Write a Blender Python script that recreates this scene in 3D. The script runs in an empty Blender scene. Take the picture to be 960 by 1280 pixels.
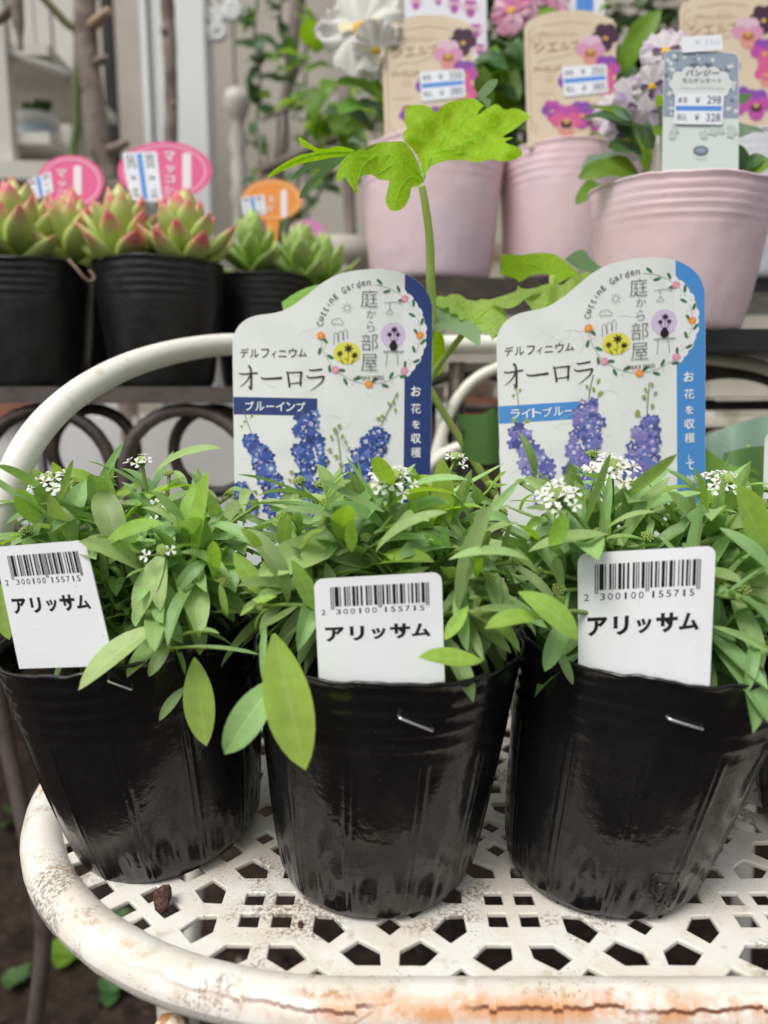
import bpy, bmesh, math, random
from mathutils import Vector, Matrix, Quaternion, noise as mnoise
random.seed(7)
scene = bpy.context.scene
COL = scene.collection
rad = math.radians
# ------------------------------------------------------------------ camera
PITCH = rad(9.0)
FPX = 924.0                     # focal length in pixels of the 960 x 1280 photograph
CAM = Vector((0.0, 0.0, 0.178))
AX_X = Vector((1, 0, 0))
AX_U = Vector((0, math.sin(PITCH), math.cos(PITCH)))
AX_F = Vector((0, math.cos(PITCH), -math.sin(PITCH)))
cd = bpy.data.cameras.new('camera')
cam = bpy.data.objects.new('camera', cd)
COL.objects.link(cam)
cam.location = CAM
cam.rotation_euler = (rad(90) - PITCH, 0, 0)
cd.sensor_fit = 'VERTICAL'
cd.sensor_height = 36.0
cd.sensor_width = 27.0
cd.lens = FPX / 1280 * 36.0
cd.clip_start = 0.01
cd.clip_end = 200
cd.dof.use_dof = True
cd.dof.focus_distance = 0.285
cd.dof.aperture_fstop = cd.lens / 3.7
scene.camera = cam
# ------------------------------------------------------------------ world, sun, exposure
SUN_EL, SUN_AZ = rad(60), rad(222)      # azimuth clockwise from +Y
world = bpy.data.worlds.new('World')
scene.world = world
world.use_nodes = True
wn = world.node_tree.nodes
wl = world.node_tree.links
bg = wn['Background']
sky = wn.new('ShaderNodeTexSky')
sky.sky_type = 'NISHITA'
sky.sun_disc = False
sky.sun_elevation = SUN_EL
sky.sun_rotation = SUN_AZ
sky.air_density = 1.0
sky.dust_density = 4.0
sky.ozone_density = 1.0
hs = wn.new('ShaderNodeHueSaturation')      # an overcast sky: nearly white
hs.inputs['Saturation'].default_value = 0.22
wl.new(sky.outputs[0], hs.inputs['Color'])
wl.new(hs.outputs[0], bg.inputs['Color'])
bg.inputs['Strength'].default_value = 0.13
sd = bpy.data.lights.new('sun', 'SUN')
sd.energy = 1.5
sd.angle = rad(24)
sd.color = (1.0, 0.97, 0.93)
sun = bpy.data.objects.new('sun', sd)
COL.objects.link(sun)
sdir = Vector((math.sin(SUN_AZ) * math.cos(SUN_EL), math.cos(SUN_AZ) * math.cos(SUN_EL), math.sin(SUN_EL)))
sun.rotation_euler = sdir.to_track_quat('Z', 'Y').to_euler()
sun.location = (0, 0, 3)
scene.view_settings.view_transform = 'Standard'
scene.view_settings.look = 'None'
scene.view_settings.gamma = 1.0
scene.view_settings.exposure = 0.32
scene.view_settings.use_curve_mapping = False
scene.render.engine = 'CYCLES'
scene.cycles.use_denoising = True
scene.cycles.max_bounces = 8
scene.cycles.transparent_max_bounces = 8

# ------------------------------------------------------------------ helpers
def P(u, v, y):
    """world point seen at photo pixel (u, v) at world distance y in front of the camera"""
    a, b = (u - 480) / FPX, (640 - v) / FPX
    d = AX_F + AX_X * a + AX_U * b
    return CAM + d * (y / d.y)

def W(u, v, dep):
    return CAM + (AX_F + AX_X * ((u - 480) / FPX) + AX_U * ((640 - v) / FPX)) * dep

def proj(p):
    q = p - CAM
    z = q.dot(AX_F)
    return 480 + FPX * q.dot(AX_X) / z, 640 - FPX * q.dot(AX_U) / z, z

def link(ob, parent=None):
    COL.objects.link(ob)
    if parent is not None:
        ob.parent = parent
    return ob

def mesh(name, verts, faces, mats, midx=None, smooth=False, uvs=None):
    me = bpy.data.meshes.new(name)
    me.from_pydata([tuple(v) for v in verts], [], faces)
    for m in (mats if isinstance(mats, (list, tuple)) else [mats]):
        me.materials.append(m)
    if midx:
        me.polygons.foreach_set('material_index', midx)
    if smooth:
        me.polygons.foreach_set('use_smooth', [True] * len(me.polygons))
    if uvs:
        ul = me.uv_layers.new(name='UVMap')
        for lp in me.loops:
            ul.data[lp.index].uv = uvs[lp.vertex_index]
    me.update()
    return me

def obj(name, me, parent=None, loc=None):
    o = bpy.data.objects.new(name, me)
    link(o, parent)
    if loc is not None:
        o.location = loc
    return o

def thing(name, label, cat, loc=(0, 0, 0), group=None):
    o = bpy.data.objects.new(name, None)
    o.empty_display_size = 0.01
    link(o)
    o.location = loc
    return tag(o, label, cat, group)

def tag(o, label=None, cat=None, group=None, kind=None):
    if label: o['label'] = label
    if cat: o['category'] = cat
    if group: o['group'] = group
    if kind: o['kind'] = kind
    return o

class MB:
    """collects shapes for one mesh"""
    def __init__(s):
        s.v, s.f, s.m, s.uv = [], [], [], []
    def add(s, vs, fs, m=0, uv=None):
        n = len(s.v)
        s.v += [Vector(v) for v in vs]
        s.f += [[i + n for i in f] for f in fs]
        s.m += [m] * len(fs)
        s.uv += uv if uv else [(0, 0)] * len(vs)
    def box(s, c, d, m=0, rot=None):
        c = Vector(c); h = Vector(d) / 2
        vs = []
        for x in (-1, 1):
            for y in (-1, 1):
                for z in (-1, 1):
                    p = Vector((x * h.x, y * h.y, z * h.z))
                    if rot: p = rot @ p
                    vs.append(c + p)
        s.add(vs, [(0, 1, 3, 2), (4, 6, 7, 5), (0, 4, 5, 1), (2, 3, 7, 6), (0, 2, 6, 4), (1, 5, 7, 3)], m)
    def tube(s, pts, r, n=10, m=0, closed=False, cap=True):
        pts = [Vector(p) for p in pts]
        N = len(pts)
        rr = r if isinstance(r, (list, tuple)) else [r] * N
        rings = []
        L = 0
        up = None
        vs, fs, uv = [], [], []
        for i, p in enumerate(pts):
            if closed:
                t = pts[(i + 1) % N] - pts[i - 1]
            else:
                t = pts[min(i + 1, N - 1)] - pts[max(i - 1, 0)]
            if t.length < 1e-9: t = Vector((0, 0, 1))
            t.normalize()
            if up is None:
                up = Vector((0, 0, 1)) if abs(t.z) < .9 else Vector((0, 1, 0))
            up = (up - t * up.dot(t)).normalized()
            sd_ = t.cross(up)
            if i: L += (p - pts[i - 1]).length
            for k in range(n):
                a = 2 * math.pi * k / n
                vs.append(p + (up * math.cos(a) + sd_ * math.sin(a)) * rr[i])
                uv.append((L, k / n))
        for i in range(N if closed else N - 1):
            j = (i + 1) % N
            for k in range(n):
                l = (k + 1) % n
                fs.append((i * n + k, j * n + k, j * n + l, i * n + l))
        if cap and not closed:
            fs.append(tuple(range(n)))
            fs.append(tuple((N - 1) * n + k for k in reversed(range(n))))
        s.add(vs, fs, m, uv)
    def lathe(s, prof, c=(0, 0, 0), n=32, m=0, fn=None):
        c = Vector(c)
        vs, fs = [], []
        for i, (r, z) in enumerate(prof):
            for k in range(n):
                a = 2 * math.pi * k / n
                q = Vector((r * math.cos(a), r * math.sin(a), z))
                if fn: q = fn(q, a, i)
                vs.append(c + q)
        for i in range(len(prof) - 1):
            for k in range(n):
                l = (k + 1) % n
                fs.append((i * n + k, i * n + l, (i + 1) * n + l, (i + 1) * n + k))
        s.add(vs, fs, m)
    def build(s, name, mats, parent=None, smooth=False, origin=None, uv=False):
        o = Vector(origin) if origin is not None else (parent.location if parent is not None else Vector((0, 0, 0)))
        me = mesh(name, [v - o for v in s.v], s.f, mats, s.m, smooth, s.uv if uv else None)
        ob = obj(name, me, parent)
        if parent is None and origin is not None:
            ob.location = o
        return ob

def spline(pts, k=8):
    """Catmull-Rom through points"""
    pts = [Vector(p) for p in pts]
    out = []
    for i in range(len(pts) - 1):
        p0 = pts[max(i - 1, 0)]; p1 = pts[i]; p2 = pts[i + 1]; p3 = pts[min(i + 2, len(pts) - 1)]
        for j in range(k):
            t = j / k
            out.append(0.5 * ((2 * p1) + (p2 - p0) * t + (2 * p0 - 5 * p1 + 4 * p2 - p3) * t * t + (3 * p1 - p0 - 3 * p2 + p3) * t ** 3))
    out.append(pts[-1])
    return out

# ------------------------------------------------------------------ materials
def mat(name, col, rough=0.5, spec=0.5, var=None, bump=None, transl=0.0, randv=0.0, metal=0.0, coat=0.0, var2=None, tcol=None, hue=0.0):
    """var = (colour2, scale, low, high): noise blotches; bump = (scale, strength, distance)"""
    m = bpy.data.materials.new(name)
    m.use_nodes = True
    nt = m.node_tree; N = nt.nodes; L = nt.links
    b = N['Principled BSDF']
    b.inputs['Roughness'].default_value = rough
    b.inputs['Specular IOR Level'].default_value = spec
    b.inputs['Metallic'].default_value = metal
    b.inputs['Coat Weight'].default_value = coat
    tc = N.new('ShaderNodeTexCoord')
    src = None
    rgb = N.new('ShaderNodeRGB'); rgb.outputs[0].default_value = (*col, 1); src = rgb.outputs[0]
    for vv in (var, var2):
        if not vv: continue
        c2, sc, lo, hi = vv[:4]
        nz = N.new('ShaderNodeTexNoise'); nz.inputs['Scale'].default_value = sc; nz.inputs['Detail'].default_value = 5
        L.new(tc.outputs['Object'], nz.inputs['Vector'])
        mr = N.new('ShaderNodeMapRange'); mr.inputs['From Min'].default_value = lo; mr.inputs['From Max'].default_value = hi
        L.new(nz.outputs['Fac'], mr.inputs['Value'])
        mx = N.new('ShaderNodeMix'); mx.data_type = 'RGBA'
        L.new(mr.outputs[0], mx.inputs['Factor']); L.new(src, mx.inputs['A']); mx.inputs['B'].default_value = (*c2, 1)
        src = mx.outputs['Result']
    if randv or hue:
        oi = N.new('ShaderNodeObjectInfo')
        h = N.new('ShaderNodeHueSaturation')
        mr = N.new('ShaderNodeMapRange'); mr.inputs['To Min'].default_value = 1 - randv; mr.inputs['To Max'].default_value = 1 + randv
        L.new(oi.outputs['Random'], mr.inputs['Value']); L.new(mr.outputs[0], h.inputs['Value'])
        if hue:
            wnz = N.new('ShaderNodeTexWhiteNoise'); wnz.noise_dimensions = '1D'
            L.new(oi.outputs['Random'], wnz.inputs['W'])
            mr2 = N.new('ShaderNodeMapRange'); mr2.inputs['To Min'].default_value = .5 - hue; mr2.inputs['To Max'].default_value = .5 + hue
            L.new(wnz.outputs['Value'], mr2.inputs['Value']); L.new(mr2.outputs[0], h.inputs['Hue'])
        L.new(src, h.inputs['Color']); src = h.outputs[0]
    L.new(src, b.inputs['Base Color'])
    if bump:
        nz = N.new('ShaderNodeTexNoise'); nz.inputs['Scale'].default_value = bump[0]; nz.inputs['Detail'].default_value = 4
        L.new(tc.outputs['Object'], nz.inputs['Vector'])
        bp = N.new('ShaderNodeBump'); bp.inputs['Strength'].default_value = bump[1]; bp.inputs['Distance'].default_value = bump[2]
        L.new(nz.outputs['Fac'], bp.inputs['Height']); L.new(bp.outputs[0], b.inputs['Normal'])
    if transl:
        tr = N.new('ShaderNodeBsdfTranslucent')
        if tcol: tr.inputs['Color'].default_value = (*tcol, 1)
        else: L.new(src, tr.inputs['Color'])
        ms = N.new('ShaderNodeMixShader'); ms.inputs[0].default_value = transl
        L.new(b.outputs[0], ms.inputs[1]); L.new(tr.outputs[0], ms.inputs[2])
        L.new(ms.outputs[0], N['Material Output'].inputs['Surface'])
    m['src'] = 1
    return m

def leaf_mat(name, col, rib, transl=0.35, retic=0.0, tcol=None, rough=0.45, randv=0.25, hue=0.02, spec=0.35, ribw=0.035, ribmix=.7):
    """leaf with UV (u across, v along): pale midrib, faint side veins, fine mottling"""
    m = bpy.data.materials.new(name); m.use_nodes = True
    nt = m.node_tree; N = nt.nodes; L = nt.links
    b = N['Principled BSDF']; b.inputs['Roughness'].default_value = rough; b.inputs['Specular IOR Level'].default_value = spec
    uv = N.new('ShaderNodeUVMap'); uv.uv_map = 'UVMap'
    sp = N.new('ShaderNodeSeparateXYZ'); L.new(uv.outputs[0], sp.inputs[0])
    def math_(op, a, bb=None):
        n = N.new('ShaderNodeMath'); n.operation = op
        for i, x in enumerate((a, bb)):
            if x is None: continue
            if isinstance(x, (int, float)): n.inputs[i].default_value = x
            else: L.new(x, n.inputs[i])
        return n.outputs[0]
    ax = math_('ABSOLUTE', math_('SUBTRACT', sp.outputs[0], 0.5))
    mr = N.new('ShaderNodeMapRange'); mr.inputs['From Min'].default_value = ribw; mr.inputs['From Max'].default_value = ribw * .3
    mr.inputs['To Max'].default_value = ribmix
    L.new(ax, mr.inputs['Value'])
    # side veins: stripes slanting from the midrib
    ph = math_('ADD', math_('MULTIPLY', sp.outputs[1], 55.0), math_('MULTIPLY', ax, -50.0))
    vein = math_('POWER', math_('ABSOLUTE', math_('SINE', ph)), 8.0)
    tc = N.new('ShaderNodeTexCoord')
    nz = N.new('ShaderNodeTexNoise'); nz.inputs['Scale'].default_value = 9; nz.inputs['Detail'].default_value = 6
    L.new(tc.outputs['Object'], nz.inputs['Vector'])
    c1 = N.new('ShaderNodeMix'); c1.data_type = 'RGBA'
    c1.inputs['A'].default_value = (*[c * .78 for c in col], 1); c1.inputs['B'].default_value = (*[min(1, c * 1.25) for c in col], 1)
    L.new(nz.outputs['Fac'], c1.inputs['Factor'])
    c2 = N.new('ShaderNodeMix'); c2.data_type = 'RGBA'
    L.new(mr.outputs[0], c2.inputs['Factor']); L.new(c1.outputs['Result'], c2.inputs['A']); c2.inputs['B'].default_value = (*rib, 1)
    oi = N.new('ShaderNodeObjectInfo')
    h = N.new('ShaderNodeHueSaturation')
    r1 = N.new('ShaderNodeMapRange'); r1.inputs['To Min'].default_value = 1 - randv; r1.inputs['To Max'].default_value = 1 + randv
    L.new(oi.outputs['Random'], r1.inputs['Value']); L.new(r1.outputs[0], h.inputs['Value'])
    wz = N.new('ShaderNodeTexWhiteNoise'); wz.noise_dimensions = '1D'; L.new(oi.outputs['Random'], wz.inputs['W'])
    r2 = N.new('ShaderNodeMapRange'); r2.inputs['To Min'].default_value = .5 - hue; r2.inputs['To Max'].default_value = .5 + hue
    L.new(wz.outputs['Value'], r2.inputs['Value']); L.new(r2.outputs[0], h.inputs['Hue'])
    L.new(c2.outputs['Result'], h.inputs['Color'])
    L.new(h.outputs[0], b.inputs['Base Color'])
    hgt = math_('ADD', math_('MULTIPLY', vein, -.25), math_('ADD', math_('MULTIPLY', mr.outputs[0], -1.0), nz.outputs['Fac']))
    if retic:
        vo = N.new('ShaderNodeTexVoronoi'); vo.feature = 'DISTANCE_TO_EDGE'; vo.inputs['Scale'].default_value = retic
        dn = N.new('ShaderNodeTexNoise'); dn.inputs['Scale'].default_value = retic * .6
        L.new(uv.outputs[0], dn.inputs['Vector'])
        vm = N.new('ShaderNodeVectorMath'); vm.operation = 'MULTIPLY_ADD'
        L.new(dn.outputs['Color'], vm.inputs[0]); vm.inputs[1].default_value = (1.2 / retic,) * 3; L.new(uv.outputs[0], vm.inputs[2])
        L.new(vm.outputs[0], vo.inputs['Vector'])
        r3 = N.new('ShaderNodeMapRange'); r3.inputs['From Min'].default_value = .10; r3.inputs['From Max'].default_value = .0
        L.new(vo.outputs['Distance'], r3.inputs['Value'])
        c3 = N.new('ShaderNodeMix'); c3.data_type = 'RGBA'
        L.new(math_('MULTIPLY', r3.outputs[0], .35), c3.inputs['Factor']); L.new(c2.outputs['Result'], c3.inputs['A']); c3.inputs['B'].default_value = (*[min(1, c * 1.5 + .03) for c in col], 1)
        L.new(c3.outputs['Result'], h.inputs['Color'])
        hgt = math_('ADD', hgt, math_('MULTIPLY', r3.outputs[0], -.9))
    bp = N.new('ShaderNodeBump'); bp.inputs['Strength'].default_value = .35; bp.inputs['Distance'].default_value = .0006
    L.new(hgt, bp.inputs['Height']); L.new(bp.outputs[0], b.inputs['Normal'])
    tr = N.new('ShaderNodeBsdfTranslucent')
    hm = N.new('ShaderNodeMix'); hm.data_type = 'RGBA'; hm.blend_type = 'MULTIPLY'; hm.inputs['Factor'].default_value = 1
    L.new(h.outputs[0], hm.inputs['A']); hm.inputs['B'].default_value = (*(tcol or (1.5, 1.5, .6)), 1)
    L.new(hm.outputs['Result'], tr.inputs['Color'])
    ms = N.new('ShaderNodeMixShader'); ms.inputs[0].default_value = transl
    L.new(b.outputs[0], ms.inputs[1]); L.new(tr.outputs[0], ms.inputs[2])
    L.new(ms.outputs[0], N['Material Output'].inputs['Surface'])
    return m

MAT = {}
def flat(name, col, rough=.45, spec=.4):
    if name not in MAT:
        MAT[name] = mat(name, col, rough, spec)
    return MAT[name]

# ------------------------------------------------------------------ lettering
_tc = {}
def text_shape(s, bold=0.0):
    key = (s, bold)
    if key in _tc: return _tc[key]
    cu = bpy.data.curves.new('lettering', 'FONT')
    cu.body = s; cu.size = 1.0; cu.offset = bold; cu.resolution_u = 3
    cu.fill_mode = 'FRONT'
    ob = bpy.data.objects.new('lettering', cu)
    me = bpy.data.meshes.new_from_object(ob)
    vs = [(v.co.x, v.co.y) for v in me.vertices]
    fs = [list(p.vertices) for p in me.polygons]
    bpy.data.objects.remove(ob); bpy.data.curves.remove(cu); bpy.data.meshes.remove(me)
    if not vs: vs = [(0, 0)]
    x0 = min(v[0] for v in vs); x1 = max(v[0] for v in vs); y0 = min(v[1] for v in vs); y1 = max(v[1] for v in vs)
    _tc[key] = (vs, fs, x0, x1, y0, y1)
    return _tc[key]

class Print:
    """flat print on a plate: shapes in the plate's own (u right, v down) units; fmap(u, v, lift) gives the world point"""
    STEP = 4e-6
    def __init__(s, fmap, lift=6e-5):
        s.fmap = fmap; s.lift = lift; s.n = 0; s.mb = MB(); s.mats = []
    def mi(s, m):
        if m not in s.mats: s.mats.append(m)
        return s.mats.index(m)
    def poly(s, pts, m, faces=None):
        s.n += 1
        h = s.lift + s.n * s.STEP
        s.mb.add([s.fmap(u, v, h) for u, v in pts], faces or [list(range(len(pts)))[::-1]], s.mi(m))
    def ell(s, u, v, ru, rv, m, n=20, rot=0):
        c, sn = math.cos(rot), math.sin(rot)
        s.poly([(u + ru * math.cos(a) * c - rv * math.sin(a) * sn, v + ru * math.cos(a) * sn + rv * math.sin(a) * c)
                for a in [2 * math.pi * k / n for k in range(n)]], m)
    def line(s, pts, w, m):
        n = len(pts); L_, R_ = [], []
        for i, (u, v) in enumerate(pts):
            a = pts[max(i - 1, 0)]; b = pts[min(i + 1, n - 1)]
            du, dv = b[0] - a[0], b[1] - a[1]
            l = math.hypot(du, dv) or 1
            nu, nv = -dv / l * w / 2, du / l * w / 2
            L_.append((u + nu, v + nv)); R_.append((u - nu, v - nv))
        s.poly(L_ + R_, m, [[i, i + 1, 2 * n - 2 - i + 1 - 0 if False else n + i + 1, n + i][::-1] for i in range(n - 1)])
    def rect(s, u0, v0, u1, v1, m):
        s.poly([(u0, v0), (u1, v0), (u1, v1), (u0, v1)], m)
    def text(s, t, u0, v0, u1, v1, m, bold=0.0, rot=0.0, keep=False):
        """fit the lettering into a box, turned by rot about its centre (clockwise, in plate units)"""
        vs, fs, x0, x1, y0, y1 = text_shape(t, bold)
        cw, ch = (x1 - x0) or 1, (y1 - y0) or 1
        su, sv = (u1 - u0) / cw, (v1 - v0) / ch
        if keep: su = sv = min(su, sv)
        cu, cv = (u0 + u1) / 2, (v0 + v1) / 2
        c, sn = math.cos(rot), math.sin(rot)
        out = []
        for x, y in vs:
            a = (x - (x0 + x1) / 2) * su; b = -(y - (y0 + y1) / 2) * sv
            out.append((cu + a * c - b * sn, cv + a * sn + b * c))
        s.poly(out, m, fs)
    def chars(s, t, cells, m, bold=0.0, rot=0.0):
        for ch, (u, v, w, h) in zip(t, cells):
            s.text(ch, u - w / 2, v - h / 2, u + w / 2, v + h / 2, m, bold, rot)
    def flower(s, u, v, r, m, n=5, depth=.3, ph=0, seed=None):
        k = n * 6
        s.poly([(u + r * (1 - depth * (.5 + .5 * math.cos(n * a + ph + math.pi))) * math.cos(a), v + r * (1 - depth * (.5 + .5 * math.cos(n * a + ph + math.pi))) * math.sin(a))
                for a in [2 * math.pi * i / k for i in range(k)]], m)
    def build(s, name, parent):
        return s.mb.build(name, s.mats, parent)

def plate(outline, fmap, thick, name, m, parent, bevel=True):
    """a solid plate with the outline (plate units), front face at lift 0, given thickness"""
    n = len(outline)
    mb = MB()
    vs = [fmap(u, v, 0) for u, v in outline] + [fmap(u, v, -thick) for u, v in outline]
    fs = [list(range(n))[::-1], list(range(n, 2 * n))]
    for i in range(n):
        j = (i + 1) % n
        fs.append([i, j, n + j, n + i])
    mb.add(vs, fs)
    return mb.build(name, m, parent)

def rounded(pts, rr, k=5):
    """polygon with rounded corners; rr = radius per corner"""
    out = []
    n = len(pts)
    for i in range(n):
        p = Vector(pts[i]).to_2d() if False else Vector((pts[i][0], pts[i][1], 0))
        a = Vector((*pts[i - 1], 0)); b = Vector((*pts[(i + 1) % n], 0))
        r = rr[i] if isinstance(rr, (list, tuple)) else rr
        if r <= 0:
            out.append((p.x, p.y)); continue
        p1 = p + (a - p).normalized() * r; p2 = p + (b - p).normalized() * r
        for j in range(k + 1):
            t = j / k
            q = p1 * (1 - t) ** 2 + p * 2 * t * (1 - t) + p2 * t * t
            out.append((q.x, q.y))
    return out
# ------------------------------------------------------------------ shared materials
def chair_mat():
    """old cream enamel: dirt specks, cracked paint and rust bleeding along the rim (UV: u metres along, v round the tube)"""
    m = bpy.data.materials.new('cream_enamel'); m.use_nodes = True
    nt = m.node_tree; N = nt.nodes; L = nt.links
    b = N['Principled BSDF']; b.inputs['Roughness'].default_value = .38
    def node(t, **kw):
        n = N.new(t)
        for k, v in kw.items(): n.inputs[k].default_value = v
        return n
    def mth(op, a, c=None, d=None):
        n = N.new('ShaderNodeMath'); n.operation = op
        for i, x in enumerate((a, c, d)):
            if x is None: continue
            if isinstance(x, (int, float)): n.inputs[i].default_value = x
            else: L.new(x, n.inputs[i])
        return n.outputs[0]
    def rng(v, a, c, lo=0.0, hi=1.0):
        n = N.new('ShaderNodeMapRange'); n.interpolation_type = 'SMOOTHSTEP'
        n.inputs['From Min'].default_value = a; n.inputs['From Max'].default_value = c
        n.inputs['To Min'].default_value = lo; n.inputs['To Max'].default_value = hi
        L.new(v, n.inputs['Value']); return n.outputs[0]
    def mix(f, a, c):
        n = N.new('ShaderNodeMix'); n.data_type = 'RGBA'
        L.new(f, n.inputs['Factor'])
        for k, x in (('A', a), ('B', c)):
            if isinstance(x, tuple): n.inputs[k].default_value = (*x, 1)
            else: L.new(x, n.inputs[k])
        return n.outputs['Result']
    tc = N.new('ShaderNodeTexCoord')
    def noise(sc, det=5, src=None, rough=.55):
        n = node('ShaderNodeTexNoise', Scale=sc, Detail=det, Roughness=rough)
        L.new(src or tc.outputs['Object'], n.inputs['Vector']); return n.outputs['Fac']
    big = noise(38); mid = noise(160, 6); fine = noise(700, 6); speck = noise(1100, 2)
    c = mix(rng(big, .42, .62), (.80, .775, .71), (.74, .69, .59))
    c = mix(rng(mid, .55, .72, 0, .55), c, (.50, .42, .30))
    # dirt specks, gathered in patches
    sp = mth('MULTIPLY', rng(speck, .61, .69), rng(noise(48, 4), .52, .66))
    c = mix(sp, c, (.10, .075, .055))
    grime = mth('MULTIPLY', rng(fine, .42, .60), rng(noise(34, 5), .53, .64, 0, .85))
    c = mix(grime, c, (.22, .17, .12))
    # rim cracks
    uv = N.new('ShaderNodeUVMap'); uv.uv_map = 'UVMap'
    s = N.new('ShaderNodeSeparateXYZ'); L.new(uv.outputs[0], s.inputs[0])
    U, V = s.outputs[0], s.outputs[1]
    at = N.new('ShaderNodeAttribute'); at.attribute_name = 'rim'
    isrim = at.outputs['Fac']
    cu = N.new('ShaderNodeCombineXYZ'); L.new(U, cu.inputs[0])
    w1 = noise(95, 3, cu.outputs[0], .75); 
    vo = node('ShaderNodeTexVoronoi', Scale=120); L.new(cu.outputs[0], vo.inputs['Vector'])
    stepn = N.new('ShaderNodeSeparateColor'); L.new(vo.outputs['Color'], stepn.inputs[0])
    line = mth('ADD', mth('MULTIPLY_ADD', w1, .09, .055), mth('MULTIPLY', stepn.outputs[0], .035))
    fwd = rng(U, .31, .41)                 # the rust is worst along the straight front
    cuv = N.new('ShaderNodeCombineXYZ'); L.new(U, cuv.inputs[0]); L.new(mth('MULTIPLY', V, .055), cuv.inputs[1])
    d = mth('ABSOLUTE', mth('SUBTRACT', V, line))
    gate = rng(noise(26, 2, cu.outputs[0]), .40, .50)
    crack = mth('MULTIPLY', mth('MULTIPLY', rng(d, .015, .006), isrim), mth('MULTIPLY', gate, rng(U, .30, .40, .10, 1)))
    hal = mth('MULTIPLY', rng(d, .13, .0), rng(noise(42, 6, cuv.outputs[0], .75), .37, .56))
    hal = mth('MULTIPLY', mth('MULTIPLY', hal, isrim), fwd)
    c = mix(mth('MULTIPLY', hal, .9), c, (.58, .22, .04))
    d2 = mth('ABSOLUTE', mth('SUBTRACT', V, .195))
    edge = mth('MULTIPLY', mth('MULTIPLY', rng(d2, .06, .008), rng(noise(170, 6, cuv.outputs[0], .8), .47, .58)), mth('MULTIPLY', isrim, rng(noise(30, 2, cu.outputs[0]), .45, .6)))
    c = mix(mth('MULTIPLY', edge, .8), c, (.45, .20, .06))
    vf = N.new('ShaderNodeTexVoronoi'); vf.feature = 'DISTANCE_TO_EDGE'; vf.inputs['Scale'].default_value = 85
    L.new(cuv.outputs[0], vf.inputs['Vector'])
    flk = mth('MULTIPLY', mth('MULTIPLY', rng(vf.outputs['Distance'], .035, .012), isrim), rng(noise(48, 3, cuv.outputs[0]), .56, .66))
    c = mix(mth('MULTIPLY', flk, .75), c, (.40, .22, .10))
    c = mix(crack, c, (.15, .04, .012))
    L.new(c, b.inputs['Base Color'])
    rr = mth('ADD', mth('MULTIPLY', fine, .3), .25)
    L.new(rr, b.inputs['Roughness'])
    hgt = mth('ADD', mth('ADD', mth('MULTIPLY', mid, .6), mth('MULTIPLY', fine, .25)), mth('MULTIPLY', crack, -1.2))
    bp = N.new('ShaderNodeBump'); bp.inputs['Strength'].default_value = .5; bp.inputs['Distance'].default_value = .0008
    L.new(hgt, bp.inputs['Height']); L.new(bp.outputs[0], b.inputs['Normal'])
    return m
M_CHAIR = chair_mat()
M_HOOP = mat('white_enamel_bar', (.80, .78, .70), .33, .5, var=((.62, .54, .40), 90, .62, .78), bump=(300, .25, .0005))
M_IRON = mat('dark_iron', (.045, .036, .032), .42, .5, var=((.12, .08, .055), 60, .5, .75), bump=(220, .4, .0008))
M_IRON2 = mat('brown_iron', (.10, .08, .07), .42, .5, var=((.06, .045, .04), 60, .45, .7), bump=(220, .4, .0008))
M_SOIL = mat('soil', (.034, .023, .017), .9, .2, var=((.014, .010, .008), 40, .4, .65), var2=((.12, .085, .06), 150, .62, .75), bump=(120, .8, .004))
M_POTSOIL = mat('potting_soil', (.030, .020, .014), .95, .2, var=((.010, .007, .005), 300, .4, .65), bump=(500, .9, .002))

# ------------------------------------------------------------------ ground
def ground():
    vs, fs = [], []
    n = 120
    def hgt(x, y):
        k = max(0, 1 - max(abs(x) - 1.5, abs(y - .8) - 1.5, 0))
        bank = max(0, min(1, (y - .84) / .16)); bank = bank * bank * (3 - 2 * bank)
        return -.45 + .46 * bank + (.018 * mnoise.noise(Vector((x * 7, y * 7, 0))) + .009 * mnoise.noise(Vector((x * 24, y * 24, 3)))) * min(1, k)
    global GROUND_H
    GROUND_H = hgt
    cs = [-30, -12, -6, -3] + [-2 + 4 * i / n for i in range(n + 1)] + [3, 6, 12, 30]
    k = len(cs)
    for j in cs:
        for i in cs:
            x, y = i, j + .8
            vs.append((x, y, hgt(x, y)))
    for j in range(k - 1):
        for i in range(k - 1):
            fs.append((j * k + i, j * k + i + 1, (j + 1) * k + i + 1, (j + 1) * k + i))
    o = obj('ground', mesh('ground', vs, fs, M_SOIL, smooth=True))
    tag(o, kind='structure')
    # crumbs of soil and small stones lying about
    rnd = random.Random(3)
    mb = MB()
    for _ in range(1500):
        x = rnd.uniform(-.9, .5); y = rnd.uniform(.15, 1.5); r = rnd.choice([.003, .004, .006, .009])
        c = Vector((x, y, hgt(x, y) + r * .3))
        rot = Quaternion((rnd.random(), rnd.random(), rnd.random(), rnd.random())).normalized()
        vs = [c + rot @ (Vector(d) * r * rnd.uniform(.6, 1.2)) for d in ((1, 0, 0), (-1, 0, 0), (0, 1, 0), (0, -1, 0), (0, 0, .8), (0, 0, -.8))]
        mb.add(vs, [(0, 2, 4), (2, 1, 4), (1, 3, 4), (3, 0, 4), (2, 0, 5), (1, 2, 5), (3, 1, 5), (0, 3, 5)], rnd.choice([0, 0, 0, 1]))
    o = mb.build('soil_crumbs', [M_SOIL, mat('pebble', (.22, .19, .16), .8, .3)])
    tag(o, 'small crumbs of soil and grit scattered on the ground', 'grit', kind='stuff')
ground()

# ------------------------------------------------------------------ garden chair
def G(u, v):
    """photo pixel -> point on the seat plane z = 0"""
    d = AX_F + AX_X * ((u - 480) / FPX) + AX_U * ((640 - v) / FPX)
    return CAM + d * (-CAM.z / d.z)

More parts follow.
